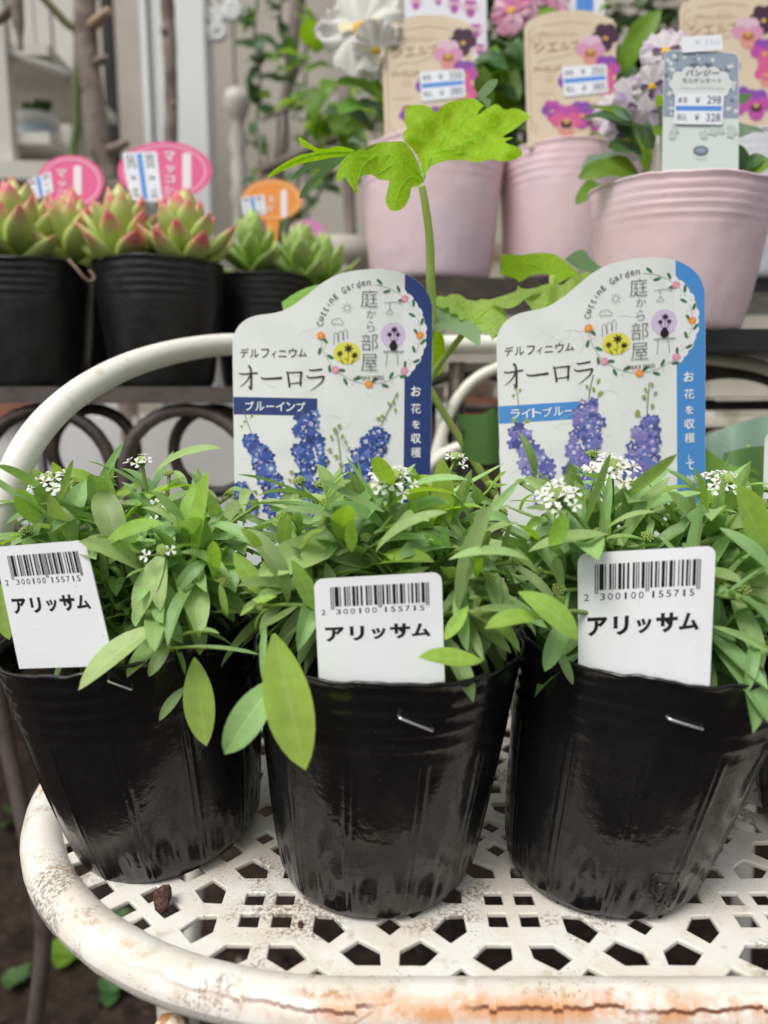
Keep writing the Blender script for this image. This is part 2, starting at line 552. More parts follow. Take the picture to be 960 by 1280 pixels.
SEAT_CX, SEAT_Y0, SEAT_R = .060, .2022, .137
SEAT_HW, SEAT_D = .207, .385
def seat_outline(off=0.0, n=14):
    """rounded square, counter-clockwise from the front left of the straight front edge; off grows it"""
    x0, x1 = SEAT_CX - SEAT_HW, SEAT_CX + SEAT_HW
    y0, y1 = SEAT_Y0, SEAT_Y0 + SEAT_D
    r = SEAT_R
    pts = []
    for cx, cy, a0 in ((x0 + r, y0 + r, 180), (x1 - r, y0 + r, 270), (x1 - r, y1 - r, 0), (x0 + r, y1 - r, 90)):
        for i in range(n + 1):
            a = rad(a0 + 90 * i / n)
            pts.append((cx + (r + off) * math.cos(a), cy + (r + off) * math.sin(a)))
    return pts

def clip(poly, conv):
    """Sutherland-Hodgman against a convex counter-clockwise outline"""
    out = poly
    n = len(conv)
    for i in range(n):
        a, b = conv[i], conv[(i + 1) % n]
        if math.hypot(b[0] - a[0], b[1] - a[1]) < 1e-7: continue
        inp, out = out, []
        side = lambda p: (b[0] - a[0]) * (p[1] - a[1]) - (b[1] - a[1]) * (p[0] - a[0])
        for k in range(len(inp)):
            p, q = inp[k - 1], inp[k]
            sp_, sq = side(p), side(q)
            if (sp_ >= 0) != (sq >= 0):
                t = sp_ / (sp_ - sq)
                out.append((p[0] + (q[0] - p[0]) * t, p[1] + (q[1] - p[1]) * t))
            if sq >= 0: out.append(q)
        if not out: return []
    return out

def chair():
    root = thing('garden_chair', 'cream painted cast iron garden chair with pierced seat and rusty cracked rim', 'chair', (SEAT_CX, SEAT_Y0 + SEAT_D / 2, -.45))
    S = .04265
    s0 = G(639, 1136); s0 = (s0.x, s0.y)
    pent = [G(u, v) for u, v in ((702.5, 1144), (725, 1145), (748.5, 1161.5), (735, 1177.5), (709, 1164))]
    pent = [(p.x - s0[0], p.y - s0[1]) for p in pent]
    # keep it mirror-true between the two lattice centres
    holes = []
    q, hh = .0055, .0031
    for i in range(-7, 9):
        for j in range(-3, 11):
            cx, cy = s0[0] + i * S, s0[1] + j * S
            if (i + j) % 2 == 0:
                for sx in (-1, 1):
                    for sy in (-1, 1):
                        holes.append([(cx + sx * q + a, cy + sy * q + b) for a, b in ((-hh, -hh), (hh, -hh), (hh, hh), (-hh, hh))])
                        for sw in (0, 1):
                            pts = [(x, -y) if True else (x, y) for x, y in pent]
                            if sw: pts = [(y, x) for x, y in pts]
                            holes.append([(cx + sx * x, cy + sy * y) for x, y in pts])
            else:
                for dx, dy in ((1, 0), (-1, 0), (0, 1), (0, -1)):
                    o = q * 1.414
                    holes.append([(cx + dx * o + a, cy + dy * o + b) for a, b in ((-hh * 1.42, 0), (0, -hh * 1.42), (hh * 1.42, 0), (0, hh * 1.42))])
    inner = seat_outline(-.0012)
    cu = bpy.data.curves.new('seat', 'CURVE'); cu.dimensions = '2D'; cu.fill_mode = 'BOTH'
    cu.extrude = .0006; cu.bevel_depth = .0004; cu.bevel_resolution = 1
    def spl(pts):
        sp = cu.splines.new('POLY'); sp.points.add(len(pts) - 1); sp.use_cyclic_u = True
        for p, pt in zip(sp.points, pts): p.co = (pt[0], pt[1], 0, 1)
    spl(seat_outline(.004))
    rnd = random.Random(1)
    for h in holes:
        c = clip(h, inner)
        if len(c) < 3: continue
        ar = abs(sum(c[k - 1][0] * c[k][1] - c[k][0] * c[k - 1][1] for k in range(len(c)))) / 2
        if ar < 2e-6: continue
        # rounded, slightly uneven castings
        c = [(x + rnd.uniform(-.00015, .00015), y + rnd.uniform(-.00015, .00015)) for x, y in c]
        gx, gy = sum(p[0] for p in c) / len(c), sum(p[1] for p in c) / len(c)
        gr = 1 + .0012 / math.sqrt(ar)
        c = [(gx + (x - gx) * gr, gy + (y - gy) * gr) for x, y in c]
        mn = min(math.hypot(c[k][0] - c[k - 1][0], c[k][1] - c[k - 1][1]) for k in range(len(c)))
        spl(rounded(c, min(.0007, mn * .3), 3))
    ob = bpy.data.objects.new('tmp', cu)
    me = bpy.data.meshes.new_from_object(ob)
    me.transform(Matrix.Translation((-root.location.x, -root.location.y, .45 - .0010)))
    bpy.data.objects.remove(ob)
    me.materials.clear(); me.materials.append(M_CHAIR)
    if not me.uv_layers: me.uv_layers.new(name='UVMap')
    obj('seat', me, root)
    # rolled rim: u along, v angle with 0 = outwards, .25 = up
    rim = seat_outline(.0065, 24)
    pts = rim[int(len(rim) * .95):] + rim[:int(len(rim) * .95)]
    # start at the left side so that u grows along the front
    pts = rim[-6:] + rim[:-6]
    n = 20
    vs, fs, uv = [], [], []
    N_ = len(pts); Lc = 0
    sharp = .0085
    for i in range(N_ + 1):
        p = Vector((*pts[i % N_], -.0035)); a = Vector((*pts[(i - 1) % N_], 0)); b = Vector((*pts[(i + 1) % N_], 0))
        if i: Lc += (Vector(pts[i % N_]) - Vector(pts[i - 1])).length
        t = (b - a).normalized(); outw = Vector((t.y, -t.x, 0))
        for k in range(n + 1):
            an = 2 * math.pi * k / n
            wob = 1 + .035 * mnoise.noise(Vector((p.x * 60, p.y * 60, math.cos(an)))) + .02 * mnoise.noise(Vector((p.x * 200, p.y * 200, an)))
            vs.append(p + (outw * math.cos(an) * 1.0 + Vector((0, 0, 1)) * math.sin(an) * .92) * sharp * wob - root.location)
            uv.append((Lc, k / n))
    for i in range(N_):
        for k in range(n):
            a = i * (n + 1) + k
            fs.append((a, a + n + 1, a + n + 2, a + 1))
    me = mesh('seat_rim', vs, fs, M_CHAIR, smooth=True, uvs=uv)
    at = me.attributes.new('rim', 'FLOAT', 'POINT')
    at.data.foreach_set('value', [1.0] * len(vs))
    obj('seat_rim', me, root)
    # legs with a round nut under the rim
    for lx, ly, bx, by in ((-.067, .212, -.075, .19), (SEAT_CX * 2 + .067, .212, SEAT_CX * 2 + .075, .19), (-.128, .47, -.17, .52), (SEAT_CX * 2 + .128, .47, SEAT_CX * 2 + .17, .52)):
        mb = MB()
        mb.tube(spline([(lx, ly, -.008), (lx, ly, -.1), ((lx + bx) / 2, (ly + by) / 2, -.28), (bx, by, -.452)], 6), .0068, 12)
        leg = mb.build('leg', M_HOOP, root, True)
        mb = MB()
        mb.lathe([(.0001, .0045), (.004, .004), (.0052, .002), (.0055, -.001), (.0001, -.001)], n=14)
        rot = Matrix.Rotation(rad(75), 3, 'X')
        mb.v = [rot @ v + Vector((lx, ly - .0072, -.0195)) for v in mb.v]
        nut = mb.build('bolt', M_RUSTNUT, root, True)
        nut.parent = leg
    # back hoop that comes forward as arms
    hp = [P(-55, 1010, .33), P(-60, 900, .315), P(-40, 790, .305), P(-14, 700, .30), P(8, 620, .302), P(32, 562, .31), P(70, 514, .33), P(120, 477, .355), P(180, 450, .385), P(250, 434, .42),
          P(320, 430, .45), P(430, 430, .49), P(560, 431, .51), P(700, 429, .515), P(830, 427, .505), P(960, 424, .48), P(1080, 436, .44), P(1180, 500, .38), P(1225, 600, .33), P(1240, 720, .31), P(1230, 860, .32), P(1215, 960, .34)]
    mb = MB(); mb.tube(spline(hp, 8), .0063, 16)
    mb.build('back_hoop', M_HOOP, root, True)
    for pts in ([P(535, 640, .5), P(545, 570, .505), P(568, 505, .51), P(610, 465, .512), P(690, 447, .513), P(800, 444, .51), P(890, 449, .50), P(960, 462, .49), P(1020, 500, .48), P(1050, 580, .47)],
                [P(60, 720, .30), P(105, 683, .305), P(140, 668, .31), P(190, 690, .33), P(200, 740, .34)],
                [P(520, 600, .5), P(560, 565, .5), P(600, 560, .5), P(660, 590, .5), P(700, 640, .5)],
                [P(830, 580, .49), P(870, 560, .49), P(905, 545, .49), P(950, 600, .49)]):
        mb = MB(); mb.tube(spline(pts, 8), .0042, 10)
        mb.build('back_scroll', M_HOOP, root, True)
    return root
M_RUSTNUT = mat('painted_nut', (.72, .64, .50), .5, .4, var=((.45, .22, .08), 260, .5, .62), bump=(500, .5, .0006))
CHAIR = chair()

# ------------------------------------------------------------------ film nursery pots
def pot_mesh(name, R, rb, h, m, seed, warp=.0009, rimwav=.0011, nt=120, ribs=12, soft=1.0, shear=0.0):
    """outer wall with rings under the rim and paired vertical ribs, rolled uneven lip, inner wall down to the soil"""
    sx = seed * 13.7
    prof = [(0.0, .002), (rb * .45, .0022), (rb * .72, .0012), (rb - .0045, 0), (rb - .0015, .0008), (rb, .0028)]
    nz = 46
    for i in range(1, nz + 1):
        t = i / nz
        z = .0028 + (h - .0028) * t
        prof.append((rb + (R - rb) * (t ** .74), z))
    outer = len(prof)
    prof += [(R + .0007, h + .0006), (R + .0006, h + .0013), (R - .0003, h + .0014), (R - .0009, h + .0005)]
    for t in (.97, .93, .88, .84):
        prof.append((rb + (R - rb) * t - .0009, h * t))
    def fn(q, a, i):
        r, z = prof[i]
        if i < 3: return q
        t = z / h
        dr = 0
        if i < outer:
            ring = max(0, min(1, (t - .70) / .04))
            if ring > 0:
                ph = (z - .7 * h) / (.30 * h) * 5.0
                dr += ring * .0006 * soft * (math.cos(2 * math.pi * ph)) * (.6 + .4 * math.sin(3 * a + sx))
            rib = max(0, min(1, (.73 - t) / .05)) * max(0, min(1, t / .05))
            ang = (a * ribs / (2 * math.pi)) % 1
            dd = abs(ang - .5)
            dr += rib * .00055 * (math.exp(-((dd - .05) / .028) ** 2)) - rib * .0003 * math.exp(-(dd / .025) ** 2)
            dr -= rib * .0006 * math.exp(-((t - .12) / .09) ** 2) * (math.exp(-((ang - .12) / .09) ** 2) + math.exp(-((ang - .85) / .09) ** 2))
        dr += warp * (mnoise.noise(Vector((math.cos(a) * 1.3, math.sin(a) * 1.3, z * 14 + sx))) * (.35 + t)) * 1.6
        dr += .00035 * mnoise.noise(Vector((math.cos(a) * 6, math.sin(a) * 6, z * 60 + sx))) * (0.4 + t)
        dz = 0
        if t > .8:
            k = (t - .8) / .2
            dz = k * rimwav * (1.3 * mnoise.noise(Vector((math.cos(a) * 2.2 + sx, math.sin(a) * 2.2, 5))) + .6 * mnoise.noise(Vector((math.cos(a) * 9 + sx, math.sin(a) * 9, 2))))
            dr += k * rimwav * .8 * mnoise.noise(Vector((math.cos(a) * 3.1, math.sin(a) * 3.1, sx)))
        s = (r + dr) / r if r > 1e-6 else 1
        return Vector((q.x * s + shear * q.z, q.y * s, q.z + dz))
    mb = MB()
    mb.lathe(prof, n=nt, fn=fn)
    return mesh(name, mb.v, mb.f, m, smooth=True)

def soil_mesh(name, r, z, seed):
    mb = MB()
    prof = [(1e-4, z)] + [(r * k / 8, z) for k in range(1, 9)]
    mb.lathe(prof, n=36, fn=lambda q, a, i: q + Vector((0, 0, .003 * mnoise.noise(Vector((q.x * 120, q.y * 120, seed))))))
    return mesh(name, mb.v, mb.f, M_POTSOIL, smooth=True)

def black_plastic(name, base=.007, rough=.20):
    m = bpy.data.materials.new(name); m.use_nodes = True
    nt = m.node_tree; N = nt.nodes; L = nt.links
    b = N['Principled BSDF']
    tc = N.new('ShaderNodeTexCoord')
    def nz(sc, det, rg=.55):
        n = N.new('ShaderNodeTexNoise'); n.inputs['Scale'].default_value = sc; n.inputs['Detail'].default_value = det; n.inputs['Roughness'].default_value = rg
        L.new(tc.outputs['Object'], n.inputs['Vector']); return n.outputs['Fac']
    def rg(v, a, c, lo, hi):
        n = N.new('ShaderNodeMapRange'); n.inputs['From Min'].default_value = a; n.inputs['From Max'].default_value = c
        n.inputs['To Min'].default_value = lo; n.inputs['To Max'].default_value = hi
        L.new(v, n.inputs['Value']); return n.outputs[0]
    dust = N.new('ShaderNodeMix'); dust.data_type = 'RGBA'
    dust.inputs['A'].default_value = (base, base * 1.02, base * 1.12, 1); dust.inputs['B'].default_value = (.10, .09, .08, 1)
    f = N.new('ShaderNodeMath'); f.operation = 'MULTIPLY'
    L.new(rg(nz(35, 4), .45, .75, 0, .16), f.inputs[0]); L.new(rg(nz(900, 3), .45, .7, .2, 1), f.inputs[1])
    sp = N.new('ShaderNodeMath'); sp.operation = 'MAXIMUM'
    L.new(f.outputs[0], sp.inputs[0]); L.new(rg(nz(1300, 1), .755, .775, 0, .6), sp.inputs[1])
    L.new(sp.outputs[0], dust.inputs['Factor'])
    L.new(dust.outputs['Result'], b.inputs['Base Color'])
    L.new(rg(nz(60, 4), .3, .7, rough - .09, rough + .12), b.inputs['Roughness'])
    b.inputs['Specular IOR Level'].default_value = .55
    bp = N.new('ShaderNodeBump'); bp.inputs['Strength'].default_value = .30; bp.inputs['Distance'].default_value = .0010
    mx = N.new('ShaderNodeMath'); mx.operation = 'MULTIPLY_ADD'
    L.new(nz(420, 2), mx.inputs[0]); mx.inputs[1].default_value = .5; L.new(nz(110, 2), mx.inputs[2])
    L.new(mx.outputs[0], bp.inputs['Height']); L.new(bp.outputs[0], b.inputs['Normal'])
    return m
M_BLACK = black_plastic('black_film')
M_BLACK2 = black_plastic('black_film_matt', .009, .36)
M_STEEL = mat('staple_wire', (.75, .75, .76), .25, .6, metal=.9)

SHEAR = {}
POT_R, POT_B, POT_H = .0485, .0355, .0895
def black_pot(loc, rot, label, seed, group, parts=True, m=None, R=POT_R, rb=POT_B, h=POT_H, nt=96, shear=0.0):
    root = thing('nursery_pot', label, 'plant pot', loc, group)
    root.rotation_euler = rot
    obj('pot_wall', pot_mesh('pot_wall', R, rb, h, m or M_BLACK, seed, nt=nt, shear=shear), root)
    obj('potting_soil', soil_mesh('potting_soil', rb + (R - rb) * .86 - .0002, h * .87, seed), root, (shear * h * .87, 0, 0))
    SHEAR[root.name] = shear
    return root
GP = 'black film nursery pots on the garden chair'
POT_L = black_pot((-.0875, .2825, .0004), (0, rad(-8), rad(20)), 'black nursery pot at the left end of the front row, leaning left', 2, GP, nt=336)
POT_M = black_pot((-.0028, .2615, .0004), (0, rad(.5), 0), 'black nursery pot in the middle of the chair front, leaf hanging over its left side', 5, GP, nt=336, shear=.045)
POT_R_ = black_pot((.0830, .2615, .0004), (rad(0), rad(1.5), 0), 'black nursery pot with the recycling mark, right of the middle pot on the chair', 9, GP, nt=336, shear=.155)
POT_4 = black_pot((.196, .285, .0004), (0, rad(2), rad(10)), 'black nursery pot cut off by the right edge of the photo, on the chair', 14, GP, nt=240)
POT_D1 = black_pot((-.024, .374, .0004), (0, 0, rad(5)), 'black nursery pot behind the front row holding the dark blue delphinium label', 21, GP)
POT_D2 = black_pot((.105, .374, .0004), (0, 0, rad(70)), 'black nursery pot behind the front row holding the light blue delphinium label', 23, GP)
POT_D3 = black_pot((.222, .378, .0004), (0, 0, rad(40)), 'black nursery pot in the back row at the right edge behind the alyssum', 27, GP)

def on_wall(u, v, pot, lift=0.0):
    """point of a pot's outer wall seen at a photo pixel: cone intersection in the pot's own frame"""
    Mx = (Matrix.Translation(pot.location) @ pot.rotation_euler.to_matrix().to_4x4()).inverted()
    d = AX_F + AX_X * ((u - 480) / FPX) + AX_U * ((640 - v) / FPX)
    lo, hi = .1, .5
    prev = None
    for i in range(600):
        t = .12 + i * .0006
        q = Mx @ (CAM + d * t)
        r = math.hypot(q.x - SHEAR[pot.name] * q.z, q.y)
        tt = max(0, min(1, (q.z - .0028) / (POT_H - .0028)))
        if 0 <= q.z <= POT_H + .002 and r <= POT_B + (POT_R - POT_B) * tt ** .74 + lift:
            return q
    return Mx @ P(u, v, .21)
def staple(pot, a, b):
    p, q = on_wall(*a, pot, .0013), on_wall(*b, pot, .0013)
    n = ((p + q) / 2); n.z = 0; n.normalize()
    mb = MB()
    mb.tube([p - n * .003, p - n * .0004, p + (q - p) * .04, p + (q - p) * .5 + n * .0002, q - (q - p) * .04, q - n * .0004, q - n * .003], .00042, 8)
    me = mesh('staple', mb.v, mb.f, M_STEEL, smooth=True)
    obj('staple', me, pot)
staple(POT_L, (135, 852), (165, 862))
staple(POT_M, (500, 898), (542, 914))
staple(POT_R_, (837, 899), (880, 912))
# moulded recycling mark low on the right pot
def mark():
    mb = MB()
    def seg(pts):
        mb.tube([on_wall(u, v, POT_R_, .0003) for u, v in pts], .00035, 6)
    seg([(815, 1096), (822, 1092), (848, 1092), (851, 1097)])
    seg([(816, 1102), (816, 1114), (822, 1120), (842, 1120), (848, 1114), (848, 1103)])
    seg([(822, 1106), (838, 1104)]); seg([(838, 1104), (828, 1115)])
    seg([(819, 1128), (819, 1137)]); seg([(819, 1128), (826, 1129), (825, 1133), (819, 1133)])
    seg([(831, 1128), (831, 1137)]); seg([(831, 1128), (838, 1129), (837, 1133), (831, 1133)])
    me = mesh('recycling_mark', mb.v, mb.f, M_BLACK, smooth=True)
    obj('recycling_mark', me, POT_R_)
mark()
# a chip of reddish stone left on the seat
def chip():
    rnd = random.Random(4)
    c = G(205, 1133)
    bm = bmesh.new(); bmesh.ops.create_icosphere(bm, subdivisions=2, radius=.0042)
    for v in bm.verts:
        v.co = Vector((v.co.x * .8, v.co.y * .9, v.co.z * 1.15)) * (1 + .45 * mnoise.noise(v.co * 420))
    me = bpy.data.meshes.new('stone_chip'); bm.to_mesh(me); bm.free()
    me.materials.append(mat('lava_stone', (.13, .075, .062), .9, .2, var=((.06, .035, .03), 600, .4, .6), bump=(900, .9, .001)))
    o = obj('stone_chip', me, None, (c.x, c.y, .0035))
    tag(o, 'small reddish brown stone chip lying on the pierced chair seat', 'stone')
    for i, (u, v) in enumerate(((376, 1158),)):
        c = G(u, v)
        o = obj('stone_chip', me, None, (c.x, c.y, .0006)); o.scale = (.3, .3, .3)
        tag(o, 'tiny grey brown grain of grit on the seat before the middle pot', 'stone')
chip()
# ------------------------------------------------------------------ barcode tags
M_TAG = mat('tag_plastic', (.78, .79, .80), .38, .45, var=((.70, .71, .72), 30, .45, .7), var2=((.45, .45, .45), 420, .70, .78), bump=(40, .12, .001))
M_INK = flat('black_ink', (.012, .012, .013), .5, .2)

def ean13(code):
    Lc = ['0001101', '0011001', '0010011', '0111101', '0100011', '0110001', '0101111', '0111011', '0110111', '0001011']
    par = ['LLLLLL', 'LLGLGG', 'LLGGLG', 'LLGGGL', 'LGLLGG', 'LGGLLG', 'LGGGLL', 'LGLGLG', 'LGLGGL', 'LGGLGL'][int(code[0])]
    out = '101'
    for c, p in zip(code[1:7], par):
        b = Lc[int(c)]
        if p == 'G': b = ''.join('1' if x == '0' else '0' for x in b)[::-1]
        out += b
    out += '01010'
    for c in code[7:]:
        out += ''.join('1' if x == '0' else '0' for x in Lc[int(c)])
    return out + '101'

TAGPL = []
def barcode_tag(quad, dep, label, lean):
    """quad: photo pixels TL, TR, BR, BL of the visible tag; unit square design, v runs on below into the pot"""
    tl, tr, br, bl = quad
    def px(s, t):
        return (tl[0] * (1 - s) * (1 - t) + tr[0] * s * (1 - t) + br[0] * s * t + bl[0] * (1 - s) * t,
                tl[1] * (1 - s) * (1 - t) + tr[1] * s * (1 - t) + br[1] * s * t + bl[1] * (1 - s) * t)
    def fm(s, t, h):
        u, v = px(s, t)
        d = AX_F + AX_X * ((u - 480) / FPX) + AX_U * ((640 - v) / FPX)
        return CAM + d * (pn.dot(p0 - CAM) / pn.dot(d)) + pn * h
    # a true plane: it stands just behind the pot's front wall, between the wall points at its two lower corners
    def wallpt(u, v):
        Mx = Matrix.Translation(lean.location) @ lean.rotation_euler.to_matrix().to_4x4()
        return Mx @ on_wall(u, v, lean)
    a_, b_ = wallpt(bl[0], bl[1] + 16), wallpt(br[0], br[1] + 16)
    pn = (b_ - a_).cross(AX_U).normalized()
    if pn.y > 0: pn = -pn
    p0 = (a_ + b_) / 2 - pn * .0024
    TAGPL.append((p0, pn))
    base = fm(.5, 1.0, 0)
    root = thing('barcode_tag', label, 'plant tag', base, 'white barcode tags on the alyssum pots')
    asp = math.hypot(tr[0] - tl[0], tr[1] - tl[1]) / math.hypot(bl[0] - tl[0], bl[1] - tl[1])
    r = .07
    o = []
    for cx, cy, a0 in ((r, r * asp, 180), (1 - r, r * asp, 270)):
        for i in range(7):
            a = rad(a0 + 15 * i)
            o.append((cx + r * math.cos(a), cy + r * asp * math.sin(a)))
    o += [(1.0, 1.07), (0.0, 1.07)]
    plate(o, fm, .0005, 'plate', M_TAG, root)
    bits = ean13('2300100155715')
    pr = Print(fm)
    x0, x1 = .125, .895
    w = (x1 - x0) / 95
    i = 0
    while i < 95:
        if bits[i] == '1':
            j = i
            while j < 95 and bits[j] == '1': j += 1
            guard = i < 3 or i >= 92 or 45 <= i < 50
            pr.rect(x0 + i * w, .085, x0 + j * w, (.295 if guard else .268), M_INK)
            i = j
        else: i += 1
    pr.build('barcode', root)
    pr = Print(fm)
    dw = .036
    pr.text('2', .045, .292, .045 + dw, .340, M_INK)
    for k, ch in enumerate('300100'):
        cx = x0 + (3 + 7 * k + 4.0) * w
        pr.text(ch, cx - dw * (.2 if ch == '1' else .5), .292, cx + dw * (.2 if ch == '1' else .5), .340, M_INK)
    for k, ch in enumerate('155715'):
        cx = x0 + (50 + 7 * k + 3.0) * w
        pr.text(ch, cx - dw * (.2 if ch == '1' else .5), .292, cx + dw * (.2 if ch == '1' else .5), .340, M_INK)
    pr.build('barcode_digits', root)
    pr = Print(fm)
    cells = [(.145, .525, .15, .135), (.32, .525, .115, .135), (.49, .535, .115, .105), (.66, .52, .16, .14), (.825, .52, .15, .125)]
    for ch, (u, v, ww, hh_) in zip('アリッサム', cells):
        pr.text(ch, u - ww / 2, v - hh_ / 2, u + ww / 2, v + hh_ / 2, M_INK, bold=.042)
    pr.build('printed_name', root)
    return root
TAGS = [((-8, 684), (106, 675), (141, 822), (22, 826)), ((392, 724), (552, 715), (556, 852), (399, 857)), ((722, 692), (895, 682), (887, 862), (723, 868))]
TAGD = [.2545, .2332, .2390]
barcode_tag(TAGS[0], TAGD[0], 'white barcode tag tilted to the left in the left pot', POT_L)
barcode_tag(TAGS[1], TAGD[1], 'white barcode tag in the middle pot, a leaf over its corner', POT_M)
barcode_tag(TAGS[2], TAGD[2], 'large upright white barcode tag in the pot at the right', POT_R_)

# ------------------------------------------------------------------ delphinium labels
M_LAB = mat('label_card', (.70, .72, .69), .42, .4, var=((.63, .65, .62), 45, .45, .7), bump=(120, .25, .0006))
M_LABP = mat('label_print_ground', (.72, .74, .73), .42, .4)
INKB = flat('brown_black_ink', (.030, .022, .018))
LINE = flat('grey_ink', (.10, .10, .10))
WHITE = flat('white_print', (.80, .82, .82))
ORANGE = flat('orange_print', (.80, .25, .035)); PINKP = flat('pink_print', (.72, .25, .40)); LEAFP = flat('leaf_print', (.035, .15, .055))
YEL = flat('yellow_print', (.66, .62, .06)); LAV = flat('lavender_print', (.58, .47, .64)); YG = flat('bud_print', (.30, .33, .07))
STEMP = flat('stem_print', (.11, .17, .06)); CRACKP = flat('crack_print', (.50, .52, .50))

OUT1 = [(297, 640), (294, 560), (291, 470), (290, 440), (291, 424), (297, 409), (308, 399), (322, 394), (338, 392), (352, 389), (366, 382), (380, 372), (393, 361), (408, 350), (425, 342), (445, 338), (470, 336), (490, 338), (508, 343), (523, 352), (533, 363), (539, 377), (541, 393), (540, 440), (538, 540), (536, 640)]

def delphinium_label(um, dep, label, band, strip_col, sub, strip_text, blues, seed, bottom):
    """um(u, v): from label 1 pixels to this label's pixels"""
    rnd = random.Random(seed)
    def fm(u, v, h):
        a, b = um(u, v)
        bow = .004 * ((u - 416) / 125.0) ** 2          # the card bows a little
        return W(a, b, dep - h + bow)
    out = spline([(a, b, 0) for a, b in OUT1], 3)
    out = [(p.x, p.y) for p in out]
    out = [(297.5, bottom)] + [p for p in out if p[1] < bottom] + [(536, bottom)]
    root = thing('plant_label', label, 'plant label', fm(416, bottom, 0), 'delphinium labels')
    # card: fine strips so that the bow is smooth
    n = 36
    def span(u):
        # top edge of the outline at column u
        best = bottom
        for (a, b), (c, d) in zip(out, out[1:]):
            if min(a, c) - 1e-6 <= u <= max(a, c) + 1e-6 and abs(c - a) > 1e-6:
                best = min(best, b + (d - b) * (u - a) / (c - a))
        return best
    mb = MB()
    us = [290.6 + (540.4 - 290.6) * (.5 - .5 * math.cos(math.pi * i / n)) for i in range(n + 1)]
    rows = 14
    vs, fs = [], []
    def side(u, t, h):
        top = span(u)
        v = top + (bottom - top) * t
        # left and right edges run in a little towards the bottom
        uu = 416 + (u - 416) * (1 - .024 * max(0, (v - 440)) / 200)
        return fm(uu, v, h)
    for h in (0, -.0005):
        for i in range(n + 1):
            for j in range(rows + 1):
                vs.append(side(us[i], j / rows, h))
    k = rows + 1; o2 = (n + 1) * k
    for i in range(n):
        for j in range(rows):
            a = i * k + j
            fs.append((a, a + 1, a + k + 1, a + k)); fs.append((o2 + a, o2 + a + k, o2 + a + k + 1, o2 + a + 1))
    for i in range(n):
        a = i * k; fs.append((a, a + k, o2 + a + k, o2 + a))
        a = i * k + rows; fs.append((a, o2 + a, o2 + a + k, a + k))
    for j in range(rows):
        a = j; fs.append((a, o2 + a, o2 + a + 1, a + 1))
        a = n * k + j; fs.append((a, a + 1, o2 + a + 1, o2 + a))
    mb.add(vs, fs)
    mb.build('card', M_LAB, root)
    def edge(u):
        return span(min(u, 540.3)) + .3
    def tri(pr, col0, col1, m, topf, botf, steps=14):
        pts_t = [(col0 + (col1 - col0) * i / steps) for i in range(steps + 1)]
        nn = len(pts_t)
        rws = 8
        P_ = []; F_ = []
        for u in pts_t:
            for j in range(rws + 1):
                t = topf(u); b = botf(u)
                v = t + (b - t) * j / rws
                uu = 416 + (u - 416) * (1 - .024 * max(0, (v - 440)) / 200)
                P_.append((uu, v))
        for i in range(nn - 1):
            for j in range(rws):
                a = i * (rws + 1) + j
                F_.append([a, a + 1, a + rws + 2, a + rws + 1])
        pr.poly(P_, m, F_)
    # coloured side strip with the white halo of the wreath cut out of it
    STRIP = flat(strip_col[0], strip_col[1]); BAND = STRIP
    pr = Print(fm, 4e-5)
    tri(pr, 506, 540.2, STRIP, edge, lambda u: bottom - 1)
    pr.build('side_strip', root)
    pr = Print(fm, 8e-5)
    for a in range(-52, 50, 9):
        cu_, cv_ = 463 + 62 * math.cos(rad(a)), 418 + 62 * math.sin(rad(a))
        pr.ell(cu_, cv_, 9.2 if (a // 9) % 2 else 8.2, 8.6, M_LABP, 14)
    pr.poly([(507, 366), (520, 385), (525, 419), (519, 448), (505, 470), (504, 440), (504, 390)], M_LABP)
    pr.build('wreath_halo', root)
    pr = Print(fm, 4e-5)
    tri(pr, 291.0, 396.5, BAND, lambda u: band[0] + (band[1] - band[0]) * (u - 291) / 105, lambda u: band[0] + 22 + (band[1] - band[0]) * (u - 291) / 105, 16)
    pr.build('name_band', root)
    # hairline cracks of the printed plaster ground
    pr = Print(fm, 3e-5)
    for _ in range(16):
        u, v = rnd.uniform(300, 490), rnd.uniform(400, 600)
        pts = [(u, v)]
        a = rnd.uniform(-.6, .6)
        for _ in range(rnd.randint(4, 9)):
            a += rnd.uniform(-.5, .5); u += 4 * math.cos(a); v += 4 * math.sin(a)
            pts.append((u, v))
        pts = [p for p in pts if 296 < p[0] < 500 and 396 < p[1]]
        if len(pts) > 2: pr.line(pts, .45, CRACKP)
    pr.build('printed_cracks', root)
    # lettering
    pr = Print(fm, 2.2e-4)
    pr.chars('デルフィニウム', [(305.5, 441, 10.5, 12), (318, 441.5, 11, 10.5), (331.5, 441.5, 10, 11), (342, 443, 6, 9), (353, 442, 10, 8), (366, 441, 10, 12), (378, 441, 11, 10)], INKB, .006)
    cells = [(311, 473, 23, 29), (339, 474, 24, 3.4), (368.5, 474, 18, 22), (394, 472, 22, 27)]
    def stroke(pts, w0, w1):
        pts = [(280 + a / 6.857, 420 + b / 6.857) for a, b in pts]
        q = [(p.x, p.y) for p in spline([(a, b, 0) for a, b in pts], 5)]
        n_ = len(q); L_, R_ = [], []
        for i, (u, v) in enumerate(q):
            a = q[max(i - 1, 0)]; b = q[min(i + 1, n_ - 1)]
            du, dv = b[0] - a[0], b[1] - a[1]; l = math.hypot(du, dv) or 1
            w_ = (w0 + (w1 - w0) * i / (n_ - 1)) / 6.857 / 2
            L_.append((u - dv / l * w_, v + du / l * w_)); R_.append((u + dv / l * w_, v - du / l * w_))
        pr.poly(L_ + R_, INKB, [[i, i + 1, n_ + i + 1, n_ + i][::-1] for i in range(n_ - 1)])
